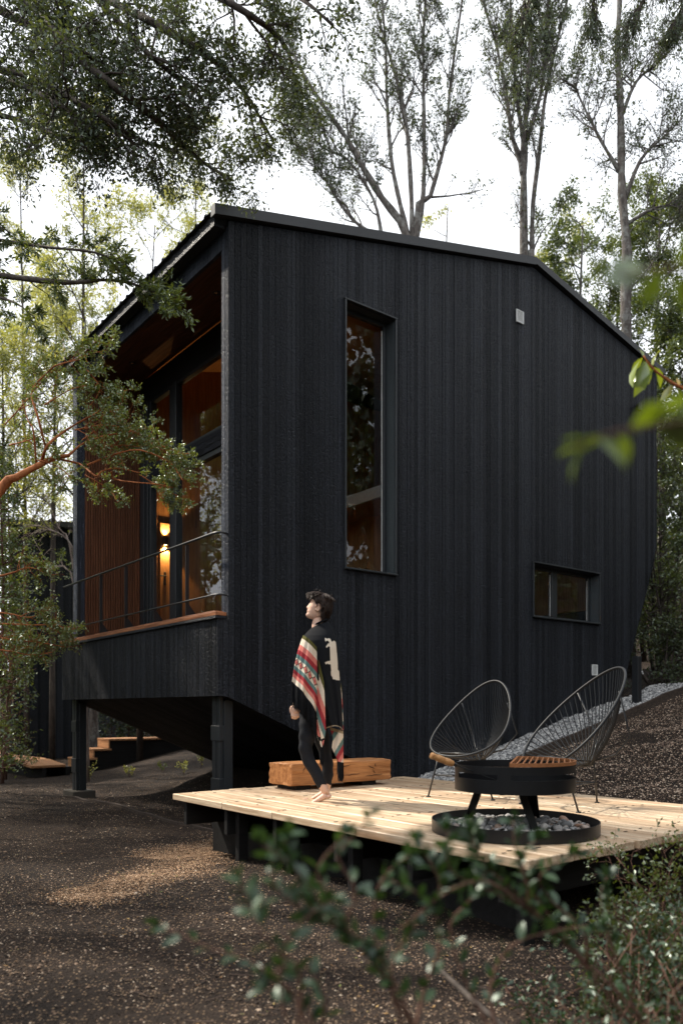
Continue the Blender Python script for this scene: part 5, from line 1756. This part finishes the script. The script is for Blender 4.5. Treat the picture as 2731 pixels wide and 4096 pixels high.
# sprig with lime and yellow leaves at the right
p = Plant(320)
Y = 3.3
tw_ = ATL(Y, (3100, 1850), (2900, 1680), (2760, 1570), (2700, 1540), (2640, 1500), (2600, 1465), (2572, 1422))
o, rad = p.limb([Vector((2.4, 3.2, gz(2.4, 3.2) - .1)), Vector((2.35, 3.3, .6)), Vector((2.2, 3.3, 1.5))] + tw_, .016, .003, 7)
def leaf_at(px, py, dx, dy, L, dz=0.0, Yd=Y):
    a, b = at(px, py, Yd), at(px + dx, py + dy, Yd + dz); d = np.array(b - a); l_ = np.linalg.norm(d)
    p.LP.append(np.array(a)[None]); p.LD.append((d / l_)[None]); p.LS.append(np.array([l_ * L]))
for q in ((2570, 1425, -15, -35, 1, .03), (2568, 1430, -45, 60, 1, .04), (2565, 1432, -50, 110, 1, -.04), (2575, 1440, -48, 100, 1, .05), (2580, 1445, -35, 135, 1, -.03), (2582, 1450, 10, 85, 1, .06),
          (2612, 1475, -45, 75, 1, -.05), (2610, 1462, 20, -60, 1.1, .03), (2615, 1468, 25, 60, 1.4, .05), (2690, 1535, -50, 70, 1, .03), (2715, 1545, -10, -35, 1, .0), (2700, 1540, 30, 80, 1, .05)): leaf_at(*q)
p.finish('leafy_sprig', 'sharp sprig of lime and yellow leaves on a red stem at the right edge', 'branch', M['bark_orange'], M['leaf_lime'], None, .42, 6, ('twig', 'leaves'))

# strongly blurred leaves close to the lens at the right
p = Plant(330)
Y = .78
tw_ = ATL(Y, (3400, 1500), (2900, 1640), (2700, 1690), (2560, 1710), (2420, 1740), (2300, 1790))
p.limb([Vector((.9, .9, gz(.9, .9) - .05)), Vector((.85, .9, .3)), Vector((.7, .85, .9))] + tw_, .004, .0012, 6)
for q in ((2420, 1745, -130, 60, 1), (2340, 1790, -110, 20, 1), (2330, 1800, -60, 130, 1), (2380, 1770, -130, -20, 1), (2470, 1740, 50, 120, 1), (2390, 1760, 130, 110, 1), (2520, 1710, 140, -80, 1), (2640, 1700, 150, 60, 1), (2600, 1700, 130, -110, 1), (2720, 1690, 100, -90, 1), (2680, 1690, 90, 110, 1)): leaf_at(*q, 0.02, Y)
tw_ = ATL(Y, (3400, 900), (2980, 1000), (2760, 1060), (2600, 1080), (2480, 1100))
p.limb([Vector((.85, .9, .3)), Vector((.80, .9, .9))] + tw_, .003, .0012, 6)
for q in ((2600, 1080, -170, 30, 1.1), (2560, 1090, -120, -40, 1), (2640, 1080, -60, 130, 1.1), (2700, 1070, 60, -120, 1), (2760, 1060, -40, 160, 1.1), (2740, 1060, 80, 130, 1), (2800, 1040, -80, -110, 1)): leaf_at(*q, 0.02, Y)
p.finish('leafy_sprig', 'large soft out-of-focus green leaves close to the lens at the right edge', 'branch', M['bark_twig'], M['leaf_blur'], None, .55, 6, ('twig', 'leaves'))

# ------------------------------------------------------------------ the man in the poncho
YP = 6.72


def build_person():
    PO = empty('person', (at(1275, 3214, YP).x, YP, 0))
    tag(PO, 'barefoot young man in a striped black poncho standing on the deck and looking up', 'person')
    off = Vector(PO.location)

    def pp(px, py, dy=0.0): return at(px, py, YP + dy) - off
    dg = lambda: bpy.context.evaluated_depsgraph_get()

    def skin(chains, sub=2):
        """chains: lists of (point, radius); chains share vertices by equal points"""
        idx, vs_, rs, es = {}, [], [], []
        for ch in chains:
            last = None
            for p, r in ch:
                k = tuple(round(q, 4) for q in p)
                if k not in idx: idx[k] = len(vs_); vs_.append(p); rs.append(r)
                if last is not None and last != idx[k]: es.append((last, idx[k]))
                last = idx[k]
        me = bpy.data.meshes.new('skeleton'); me.from_pydata([tuple(v) for v in vs_], es, [])
        o = bpy.data.objects.new('skeleton', me); col.objects.link(o)
        md = o.modifiers.new('skin', 'SKIN'); md.use_smooth_shade = True
        for i, sv in enumerate(me.skin_vertices[0].data):
            q = rs[i]; sv.radius = q if isinstance(q, tuple) else (q, q); sv.use_root = (i == 0)
        sb = o.modifiers.new('sub', 'SUBSURF'); sb.levels = sub; sb.render_levels = sub
        me2 = bpy.data.meshes.new_from_object(o.evaluated_get(dg()))
        bpy.data.objects.remove(o); bpy.data.meshes.remove(me)
        V_ = [v.co.copy() for v in me2.vertices]; F_ = [tuple(p.vertices) for p in me2.polygons]
        bpy.data.meshes.remove(me2)
        return V_, F_

    # --- skeleton
    pelvis = pp(1248, 2850); waist = pp(1262, 2740); chest = pp(1272, 2630); neck0 = pp(1276, 2545, .0); neck1 = pp(1270, 2500); skull = pp(1276, 2462)
    lsh, rsh = pp(1258, 2572, -.13), pp(1300, 2572, .13)
    torso = [(pelvis, (.135, .10)), (waist, (.125, .095)), (chest, (.145, .11)), (neck0, (.085, .07)), (neck1, .056), (skull, .052)]
    body = [torso,
            [(chest, (.145, .11)), (lsh, .052), (pp(1212, 2690, -.155), .042), (pp(1186, 2806, -.19), .026), (pp(1184, 2824, -.19), .026)],
            [(chest, (.145, .11)), (rsh, .062), (pp(1310, 2690, .20), .045), (pp(1285, 2800, .2), .030), (pp(1282, 2840, .2), .028), (pp(1280, 2862, .2), .02)]]
    lk, rk = pp(1219, 3010, -.09), pp(1300, 3005, .10)
    la, ra = pp(1309, 3178, -.10), pp(1304, 3168, .12)
    legs = [[(pelvis, (.135, .10)), (pp(1236, 2885, -.085), .080), (lk, .052), (pp(1256, 3080, -.095), .048), (la, .036)],
            [(pelvis, (.135, .10)), (pp(1268, 2885, .085), .080), (rk, .051), (pp(1312, 3080, .11), .047), (ra, .036)]]
    feet = []
    for (a, dy, hx, tx, hy, ty) in ((la, -.10, 1322, 1232, 3200, 3213), (ra, .12, 1316, 1232, 3188, 3196)):
        feet.append([(a, .034), (pp(hx, hy - 6, dy), .024)])
        feet.append([(a, .036), (pp((hx + tx) / 2 - 6, (hy + ty) / 2 - 6, dy), (.032, .024)), (pp(tx + 12, ty - 1, dy), (.038, .013))])
    B = MB()
    for grp in ([body[0]], [[(lsh, .056)] + body[1][2:]], [[(rsh, .056)] + body[2][2:]], [[(lsh, .054), (neck0, (.075, .07)), (rsh, .054)]],
                [[(chest, (.14, .11)), (lsh, .06)]], [[(chest, (.14, .11)), (rsh, .06)]],
                [legs[0]], [legs[1]], [feet[0]], [feet[1]], [feet[2]], [feet[3]]):
        V_, F_ = skin(grp)
        B.add(V_, F_)
    # toes
    for (dy, tx, ty) in ((-.10, 1240, 3213), (.12, 1232, 3196)):
        for k in range(5):
            o_ = (-.034 + .017 * k)
            L = (1, .95, .85, .72, .6)[k]
            a, b = pp(tx, ty, dy + o_), pp(tx - 24 * L, ty + 4, dy + o_ * 1.15)
            B.tube([a, a.lerp(b, .6) + Vector((0, 0, .003)), b, b + (b - a) * .05], [.011, .0105 - .001 * k, .009 - .0006 * k, .003], 8)
    # left hand: palm and five fingers, loosely curled
    w = pp(1182, 2820, -.19); fw, dn, sd = Vector((-1, .0, 0)), Vector((.02, 0, -1)), Vector((0, -1, 0))
    B.tube([w + dn * t for t in (-.02, .01, .035, .062, .072)], [.024, .030, .036, .034, .02], 14)
    for k in range(4):
        s_ = (-.027 + .018 * k)
        b0 = w + dn * .058 + fw * (.004) + fw * (-s_) * .9 + sd * .012
        Ls = (.040, .044, .042, .033)[k]
        p1 = b0 + dn * Ls * .8 + sd * .006; p2 = p1 + dn * Ls * .42 - sd * .018; p3 = p2 - sd * .022 + dn * .002
        B.tube([b0, p1, p2, p3, p3 - sd * .003], [.0105, .0098, .009, .0078, .003], 8)
    t0 = w + dn * .012 + fw * .026 + sd * .008
    B.tube([t0, t0 + fw * .014 + dn * .022, t0 + fw * .012 + dn * .048, t0 + fw * .008 + dn * .062], [.014, .0125, .0105, .004], 8)

    # --- head: ring by ring from a profile
    hc = pp(1273, 2428, 0)
    HS = .95
    pitch = R(17); yaw = R(8)
    f_ = Vector((-math.cos(pitch) * math.cos(yaw), math.cos(pitch) * math.sin(yaw) * 1.0, math.sin(pitch)))
    l_ = Vector((-math.sin(yaw), -math.cos(yaw), 0)); u_ = f_.cross(l_)
    HP = lambda x, y, z: hc + (f_ * x + l_ * y + u_ * z) * HS
    prof = [(-.122, .055, .000, .020), (-.116, .074, -.020, .036), (-.104, .086, -.040, .047), (-.090, .088, -.056, .055), (-.074, .079, -.066, .061), (-.062, .085, -.072, .064),
            (-.050, .083, -.078, .067), (-.040, .081, -.083, .069), (-.025, .080, -.090, .071), (-.010, .079, -.096, .073), (.010, .077, -.100, .075), (.026, .076, -.102, .076),
            (.042, .086, -.103, .076), (.060, .087, -.102, .075), (.080, .082, -.098, .071), (.098, .070, -.088, .062), (.112, .050, -.068, .048), (.121, .022, -.042, .028), (.124, .0, -.02, .008)]
    zs = np.interp(np.linspace(0, 1, 60), np.linspace(0, 1, len(prof)), [q[0] for q in prof])
    ff = lambda z, i: float(np.interp(z, [q[0] for q in prof], [q[i] for q in prof]))
    rows = []
    NS = 56
    for z in zs:
        fx, bx, wy = ff(z, 1), ff(z, 2), ff(z, 3)
        row = []
        for i in range(NS):
            t = 2 * PI * i / NS - PI
            a = (fx - bx) / 2
            x = (fx + bx) / 2 + a * math.copysign(abs(math.cos(t)) ** .88, math.cos(t)); y = wy * math.copysign(abs(math.sin(t)) ** .95, math.sin(t))
            # nose
            nz_ = (.021 * math.exp(-((z + .031) / .012) ** 2) + .013 * math.exp(-((z + .010) / .018) ** 2) + .008 * math.exp(-((z - .012) / .02) ** 2))
            if math.cos(t) > 0:
                x += nz_ * math.exp(-(y / (.010 + .006 * max(0, -z / .03))) ** 2)
                x += .0055 * math.exp(-((z + .058) / .006) ** 2) * math.exp(-(y / .020) ** 2) + .0045 * math.exp(-((z + .070) / .006) ** 2) * math.exp(-(y / .018) ** 2)
                x -= .008 * math.exp(-((z - .018) / .011) ** 2) * math.exp(-((abs(y) - .031) / .015) ** 2)
                x += .004 * math.exp(-((z - .020) / .008) ** 2) * math.exp(-((abs(y) - .031) / .010) ** 2)
                y *= 1 + .05 * math.exp(-((z + .012) / .02) ** 2)
            row.append(HP(x, y, z))
        rows.append(row)
    B.grid(rows, True)
    B.add(rows[0] , [tuple(range(NS))]); B.add(rows[-1], [tuple(range(NS))[::-1]])
    for s_ in (1, -1):      # ears: a rim, a hollow, a lobe
        ec = (-.012, s_ * .072, -.012)
        rim = []
        for i in range(15):
            t = R(250) * i / 14 - R(70)
            rim.append(HP(ec[0] + .019 * math.cos(t) * -1 + .0, ec[1] + s_ * (.010 + .006 * math.sin(max(t, 0) * .6)), ec[2] + .031 * math.sin(t)))
        B.tube(rim, [.0055 + .001 * math.sin(i) for i in range(15)], 8)
        B.tube([HP(ec[0] + .008, ec[1] + s_ * .003, ec[2] - .028), HP(ec[0], ec[1] + s_ * .007, ec[2]), HP(ec[0] - .004, ec[1] + s_ * .008, ec[2] + .022)], [.010, .009, .006], 8)
    tmp = B.build('body_raw', None, None)
    rm = tmp.modifiers.new('rm', 'REMESH'); rm.mode = 'VOXEL'; rm.voxel_size = .0042; rm.use_smooth_shade = True
    sm = tmp.modifiers.new('sm', 'SMOOTH'); sm.factor = .5; sm.iterations = 2
    me = bpy.data.meshes.new_from_object(tmp.evaluated_get(dg()))
    bpy.data.objects.remove(tmp)
    me.name = 'body'
    n = len(me.vertices)
    co = np.empty(n * 3); me.vertices.foreach_get('co', co); co = co.reshape(-1, 3) - np.array(hc)
    X, Y_, Z = co @ np.array(f_) / HS, co @ np.array(l_) / HS, co @ np.array(u_) / HS
    mark = np.zeros(n)
    lips = np.exp(-((Z + .0635) / .0075) ** 2) * np.exp(-(Y_ / .022) ** 2) * (X > .06)
    eye = ((np.abs(Y_) - .032) / .013) ** 2 + ((Z - .019) / .0052) ** 2 < 1
    brow = (((np.abs(Y_) - .032) / .019) ** 2 + ((Z - .038 + .004 * (np.abs(Y_) - .03) / .02) / .0042) ** 2 < 1)
    front = X > .045
    tone = np.clip(lips, 0, 1) * .5
    tone[(eye | brow) & front] = 1.0
    a_ = me.attributes.new('tone', 'FLOAT', 'POINT'); a_.data.foreach_set('value', tone.astype(np.float32))
    sk = NT('skin'); at_ = attr(sk, 'tone')
    nn = sk.noise(sk.coord(), 26, 4)
    c = sk.mix(nn, (.60, .37, .27), (.74, .49, .37))
    c = sk.mix(sk.ramp(at_, [(0, 0.0), (.5, 1.0)]), c, (.42, .15, .12))
    c = sk.mix(sk.ramp(at_, [(.55, 0.0), (.9, 1.0)]), c, (.020, .013, .010))
    sk.set(color=c, rough=.5, spec=.4)
    sk.bsdf.inputs['Subsurface Weight'].default_value = .12; sk.bsdf.inputs['Subsurface Radius'].default_value = (.01, .004, .002); sk.bsdf.inputs['Subsurface Scale'].default_value = .5
    link_mesh('body', me, sk.m, PO, True)

    # --- trousers: the same legs a little thicker, with hem and creases
    tl = [[(q, tuple(x + .006 for x in r) if isinstance(r, tuple) else r + .008) for q, r in ch] for ch in legs]
    for ch in tl: ch[-1] = (ch[-1][0].lerp(ch[-2][0], .22), ch[-1][1])
    TM = MB()
    for ch in [[(waist, (.13, .10)), (pelvis, (.144, .109)), (pp(1248, 2880), (.12, .10))]] + tl:
        V_, F_ = skin([ch]); TM.add(V_, F_)
    tmp = TM.build('trousers_raw'); rm = tmp.modifiers.new('rm', 'REMESH'); rm.mode = 'VOXEL'; rm.voxel_size = .008; rm.use_smooth_shade = True
    sm = tmp.modifiers.new('sm', 'SMOOTH'); sm.factor = .5; sm.iterations = 3
    me_ = bpy.data.meshes.new_from_object(tmp.evaluated_get(dg())); bpy.data.objects.remove(tmp)
    V_ = [v.co.copy() for v in me_.vertices]; F_ = [tuple(q.vertices) for q in me_.polygons]
    V_ = [v + Vector((0, 0, 0)) + Vector((.0035 * math.sin(v.z * 60 + v.x * 40 + v.y * 30), .003 * math.sin(v.z * 47 + v.x * 30), 0)) for v in V_]
    T_ = MB(); T_.add(V_, F_)
    T_.build('trousers', mat_plain('dark_navy_denim', (.010, .012, .017), .8, 0, .25, .4, 60, .4), PO, True)

    # --- hair
    hr = mat_wood('dark_brown_hair', (.009, .005, .004), (.048, .027, .018), 'X', .45, 2.0, False, .3, spec=.28)
    Hm = MB(); rg = random.Random(4)
    def surf(t, z, o=0.0):
        fx, bx, wy = ff(z, 1), ff(z, 2), ff(z, 3); a = (fx - bx) / 2
        return Vector(((fx + bx) / 2 + (a + o) * math.cos(t), (wy + o) * math.sin(t), z + o * .6 * (z > .09)))
    def hairline(t):
        d = abs(t)
        return float(np.interp(d, [0, .6, 1.1, 1.38, 1.6, 1.88, 2.08, 2.4, PI], [.066, .064, .042, .014, .026, .022, -.040, -.075, -.090]))
    rows = []
    for i in range(30):
        q = i / 29
        rows.append([])
        for j in range(64):
            t = 2 * PI * j / 64 - PI
            z = hairline(t) + (.1235 - hairline(t)) * q
            p_ = surf(t, z, .010 + .006 * math.sin(q * 3.1) + .002 * math.sin(7 * t) + .002 * math.sin(13 * t + 9 * z * 20))
            rows[-1].append(HP(p_.x, p_.y, p_.z + .003 * q))
    Hm.grid(rows, True); Hm.add(rows[-1], [tuple(range(64))])
    for k in range(1300):
        t = rg.uniform(-PI, PI); h0 = hairline(t)
        z = h0 + (.123 - h0) * rg.random() ** .8
        p0 = surf(t, z, .011)
        fwd = math.cos(t)
        # fringe falls forward, crown sweeps, back falls down
        if fwd > .15: d = Vector((.75, .35 * math.sin(t) + rg.uniform(-.5, .5), .05 - .25 * (z < .07)))
        elif fwd > -.5: d = Vector((.35, math.sin(t) * .45 + rg.uniform(-.2, .2), -.7))
        else: d = Vector((-.25, math.sin(t) * .3 + rg.uniform(-.3, .3), -.95))
        if z > .095: d = Vector((.6 * (1 if fwd > -.2 else -.9), .5 * math.sin(t) + rg.uniform(-.5, .5), -.05))
        if 1.1 < abs(t) < 2.0 and z < .075: d = Vector((-.75, math.sin(t) * .15, -.25))
        d.normalize()
        L = (.45 if 1.1 < abs(t) < 2.0 and z < .075 else 1) * rg.uniform(.028, .058) * (.62 if fwd > .15 and z < .085 else 1)
        nrm = Vector((p0.x, p0.y * 1.2, max(p0.z, 0) * .8)).normalized()
        pts = []
        for s_ in (0, .3, .6, .85, 1.0):
            q = p0 + d * L * s_ + nrm * (.007 * math.sin(s_ * 2.4)) + Vector((0, 0, -.026 * s_ * s_))
            # keep clear of the face
            pts.append(HP(q.x, q.y, q.z))
        Hm.tube(pts, [.0020, .0026, .0022, .0012, .0003], 4)
    for k in range(7):
        p0 = surf(rg.uniform(-PI, PI), .11, .02); Hm.tube([HP(p0.x, p0.y, p0.z), HP(p0.x + .01, p0.y, p0.z + .018), HP(p0.x + .028 * rg.uniform(-1, 1), p0.y, p0.z + .028)], [.002, .0015, .0004], 4)
    Hm.build('hair', hr, PO, True)

    # --- poncho
    OL, CR, PK, RD, TE, BK = (.105, .100, .030), (.78, .68, .55), (.70, .22, .18), (.36, .040, .050), (.125, .215, .205), (.0085, .0095, .012)
    def band(s_, w_=0.5):
        for lim, c in ((.07, OL), (.20, CR), (.30, PK), (.39, RD), (.48, TE), (.645, CR), (.725, TE), (.81, RD), (.89, PK), (2, CR)):
            if s_ < lim: return c
    def diamond(a, s_, n=5.0):
        """row of small outlined lozenges inside the cream band"""
        m_ = abs(((a * n) % 1) - .5) * 2; q = abs((s_ - .5625) / .078)
        d = m_ * 1.0 + q
        return BK if .78 < d < 1.05 else RD if d < .25 else PK if d < .78 else None
    motif = [(673, 560), (690, 572), (712, 565), (735, 600), (752, 588), (768, 600), (776, 680), (785, 780), (786, 850), (798, 860), (803, 942), (740, 935), (737, 912), (727, 905), (722, 802), (690, 795), (675, 803), (672, 785),
             (690, 775), (718, 768), (716, 640), (700, 638), (684, 652), (680, 638), (700, 615), (712, 610), (702, 592), (683, 585), (678, 598), (673, 585)]
    motif = [(1000 + a / 2.24, 2300 + b / 2.24) for a, b in motif]
    def inside(x, y):
        c = False; j = len(motif) - 1
        for i in range(len(motif)):
            (xi, yi), (xj, yj) = motif[i], motif[j]
            if (yi > y) != (yj > y) and x < (xj - xi) * (y - yi) / (yj - yi) + xi: c = not c
            j = i
        return c
    PM = MB(); cols = []
    def patch(nu, nv, fn, closed=False):
        rows = []
        for j in range(nv):
            r_ = []
            for i in range(nu):
                x, y, dy, c = fn(i / (nu - 1), j / (nv - 1))
                r_.append(pp(x, y, dy)); cols.append(c)
            rows.append(r_)
        PM.grid(rows)
    ip = lambda v, xs, ys: float(np.interp(v, xs, ys))
    LY = [2488, 2496, 2508, 2522, 2540, 2560, 2590, 2640, 2700, 2760, 2830, 2905]
    LX = [1264, 1254, 1243, 1231, 1217, 1208, 1200, 1192, 1196, 1236, 1264, 1298]
    RX = [1308, 1318, 1327, 1334, 1340, 1345, 1350, 1354, 1359, 1365, 1369, 1372]
    DN = [.062, .075, .095, .125, .160, .185, .20, .205, .20, .195, .19, .19]
    def main(side):
        def fn(a, s_):
            y = 2486 + (2905 - 2486) * s_ ** 1.15
            xl, xr, D = ip(y, LY, LX), ip(y, LY, RX), ip(y, LY, DN)
            t = PI * a
            x = (xl + xr) / 2 - (xr - xl) / 2 * math.cos(t)
            fold = (.016 * math.sin(a * 19 + y * .006) + .008 * math.sin(a * 41 + 2)) * min(1, max(0, (y - 2560) / 150)) * math.sin(t)
            dy = -side * (D * math.sin(t) ** .75 + fold)
            if a in (0.0, 1.0): dy = 0
            yy = y + (8 * math.sin(t * 2 + 1) + 14 * a) * s_ ** 4
            # collar dips at the front
            yy += (1 - s_) ** 14 * (18 * (1 - a) - 4 * a)
            c = CR if side > 0 and inside(x, yy) else BK
            if side > 0 and s_ > .992: c = (.30, .24, .17)
            return x, yy, dy, c
        return fn
    patch(110, 170, main(1)); patch(50, 60, main(-1))
    def flap(a, s_):
        lx, ly = ip(s_, [0, .33, .66, 1], [1212, 1190, 1176, 1166]), ip(s_, [0, .33, .66, 1], [2540, 2604, 2664, 2727])
        rx, ry = ip(s_, [0, .25, .65, 1], [1271, 1273.5, 1270, 1266]), ip(s_, [0, .25, .65, 1], [2594, 2662, 2765, 2853])
        x = lx + (rx - lx) * a + 1.6 * math.sin(a * 15 + s_ * 2) * s_
        y = ly + (ry - ly) * (.55 * a + .45 * a * a)
        dy = -(.165 + .12 * math.sin(PI * min(1, a * .9 + .08)) ** .7) - (.014 * math.sin(a * 13 + s_ * 3) + .006 * math.sin(a * 29 + 1)) * (.25 + s_)
        dy += .012 * (1 - s_) ** 3
        c = diamond(a + .04, s_) or band(s_)
        return x, y, dy, c
    patch(90, 150, flap)
    def flapB(a, s_):
        y = 2640 + (2990 - 2640) * s_
        xl = ip(y, [2640, 2700, 2850, 2950, 2990], [1268, 1267, 1266, 1268, 1285]); xr = ip(y, [2640, 2730, 2800, 2925, 2990], [1275, 1296, 1299, 1303, 1292])
        x = xl + (xr - xl) * a
        q = (y - 2648 - 3.0 * (x - 1270)) / 470 + .0
        dy = -(.205 + .02 * a) + .02 * s_ + .008 * math.sin(a * 5 + s_ * 4)
        q = max(q, 0.0)
        return x, y + 5 * math.sin(a * 4) * s_, dy, diamond(a * .5 + .2, q, 2.2) or band(q)
    patch(26, 110, flapB)
    def corner(a, s_):
        xl = ip(s_, [0, .3, .55, 1], [1318, 1331, 1327, 1352]); yl = ip(s_, [0, .3, .55, 1], [2908, 2950, 2990, 3048])
        x = xl + (1373 - xl) * a; y = yl + (ip(s_, [0, 1], [2924, 3052]) - yl) * a
        q = .40 + .55 * ((y - 2924) * .55 + (x - 1373) * .9 + 30) / 100
        dy = -.12 + .05 * math.sin(a * 6 + s_ * 3) * .6 + .08 * a
        return x, y, dy, band(max(.08, q)) if s_ > .10 else (.36, .29, .20)
    patch(30, 60, corner)
    def sliver(a, s_):
        y = 2735 + 185 * s_; xr = ip(y, LY + [2930], RX + [1373]) + 1.5
        return xr - 11 * (1 - a) * min(1, .15 + s_ * 2), y, -.075 + .06 * a, band(.02 + .9 * s_ - .12 * a)
    patch(8, 60, sliver)
    # collar
    cr = []
    for i in range(40):
        t = 2 * PI * i / 40
        cr.append(pp(1284 - 27 * math.cos(t) * 1.0, 2489 + 13 * math.cos(t) * 1.0 - 2 * math.sin(t), -.066 * math.sin(t)))
    n0 = len(PM.v); PM.tube(cr, .009, 8, closed=True); cols.extend([BK] * (len(PM.v) - n0))
    # fringes
    rg = random.Random(9)
    def fringe(x, y, dy, L, c=BK):
        n0 = len(PM.v)
        a = pp(x, y, dy); s_ = rg.uniform(-.010, .010)
        PM.tube([a, a + Vector((s_ * .5, rg.uniform(-.005, .005), -L * .5)), a + Vector((s_, rg.uniform(-.01, .01), -L))], [.0028, .0026, .0014], 4, cap=False)
        cols.extend([c] * (len(PM.v) - n0))
    for k in range(150):
        a = k / 149; x, y, dy, _ = flap(a, .995); fringe(x, y, dy, rg.uniform(.17, .21))
        x, y, dy, _ = flap(a, .97); fringe(x, y, dy + .03, rg.uniform(.17, .22))
    for k in range(44):
        a = k / 43; x, y, dy, _ = flapB(a, .985); fringe(x, y, dy, rg.uniform(.15, .2) * .8)
        x, y, dy, _ = corner(a, .99); fringe(x, y, dy, rg.uniform(.13, .17)); fringe(x - 2, y - 12, dy + .02, rg.uniform(.12, .19))
    n = len(PM.v)
    o = PM.build('poncho', None, PO, True)
    ca = o.data.color_attributes.new('Col', 'FLOAT_COLOR', 'POINT')
    ca.data.foreach_set('color', np.concatenate([np.array(cols), np.ones((n, 1))], 1).astype(np.float32).ravel())
    pm = NT('woven_poncho'); q = pm.n.new('ShaderNodeAttribute'); q.attribute_name = 'Col'
    wv = pm.node('ShaderNodeTexWave', {'Vector': pm.coord((1, 1, 1)), 'Scale': 120.0, 'Distortion': 2.0})
    pm.set(color=pm.mix(.12, q.outputs['Color'], wv.outputs['Color'], 'MULTIPLY'), rough=.9, spec=.15)
    pm.bump(wv.outputs['Fac'], .25, .002)
    o.data.materials.append(pm.m)
    return PO


build_person()
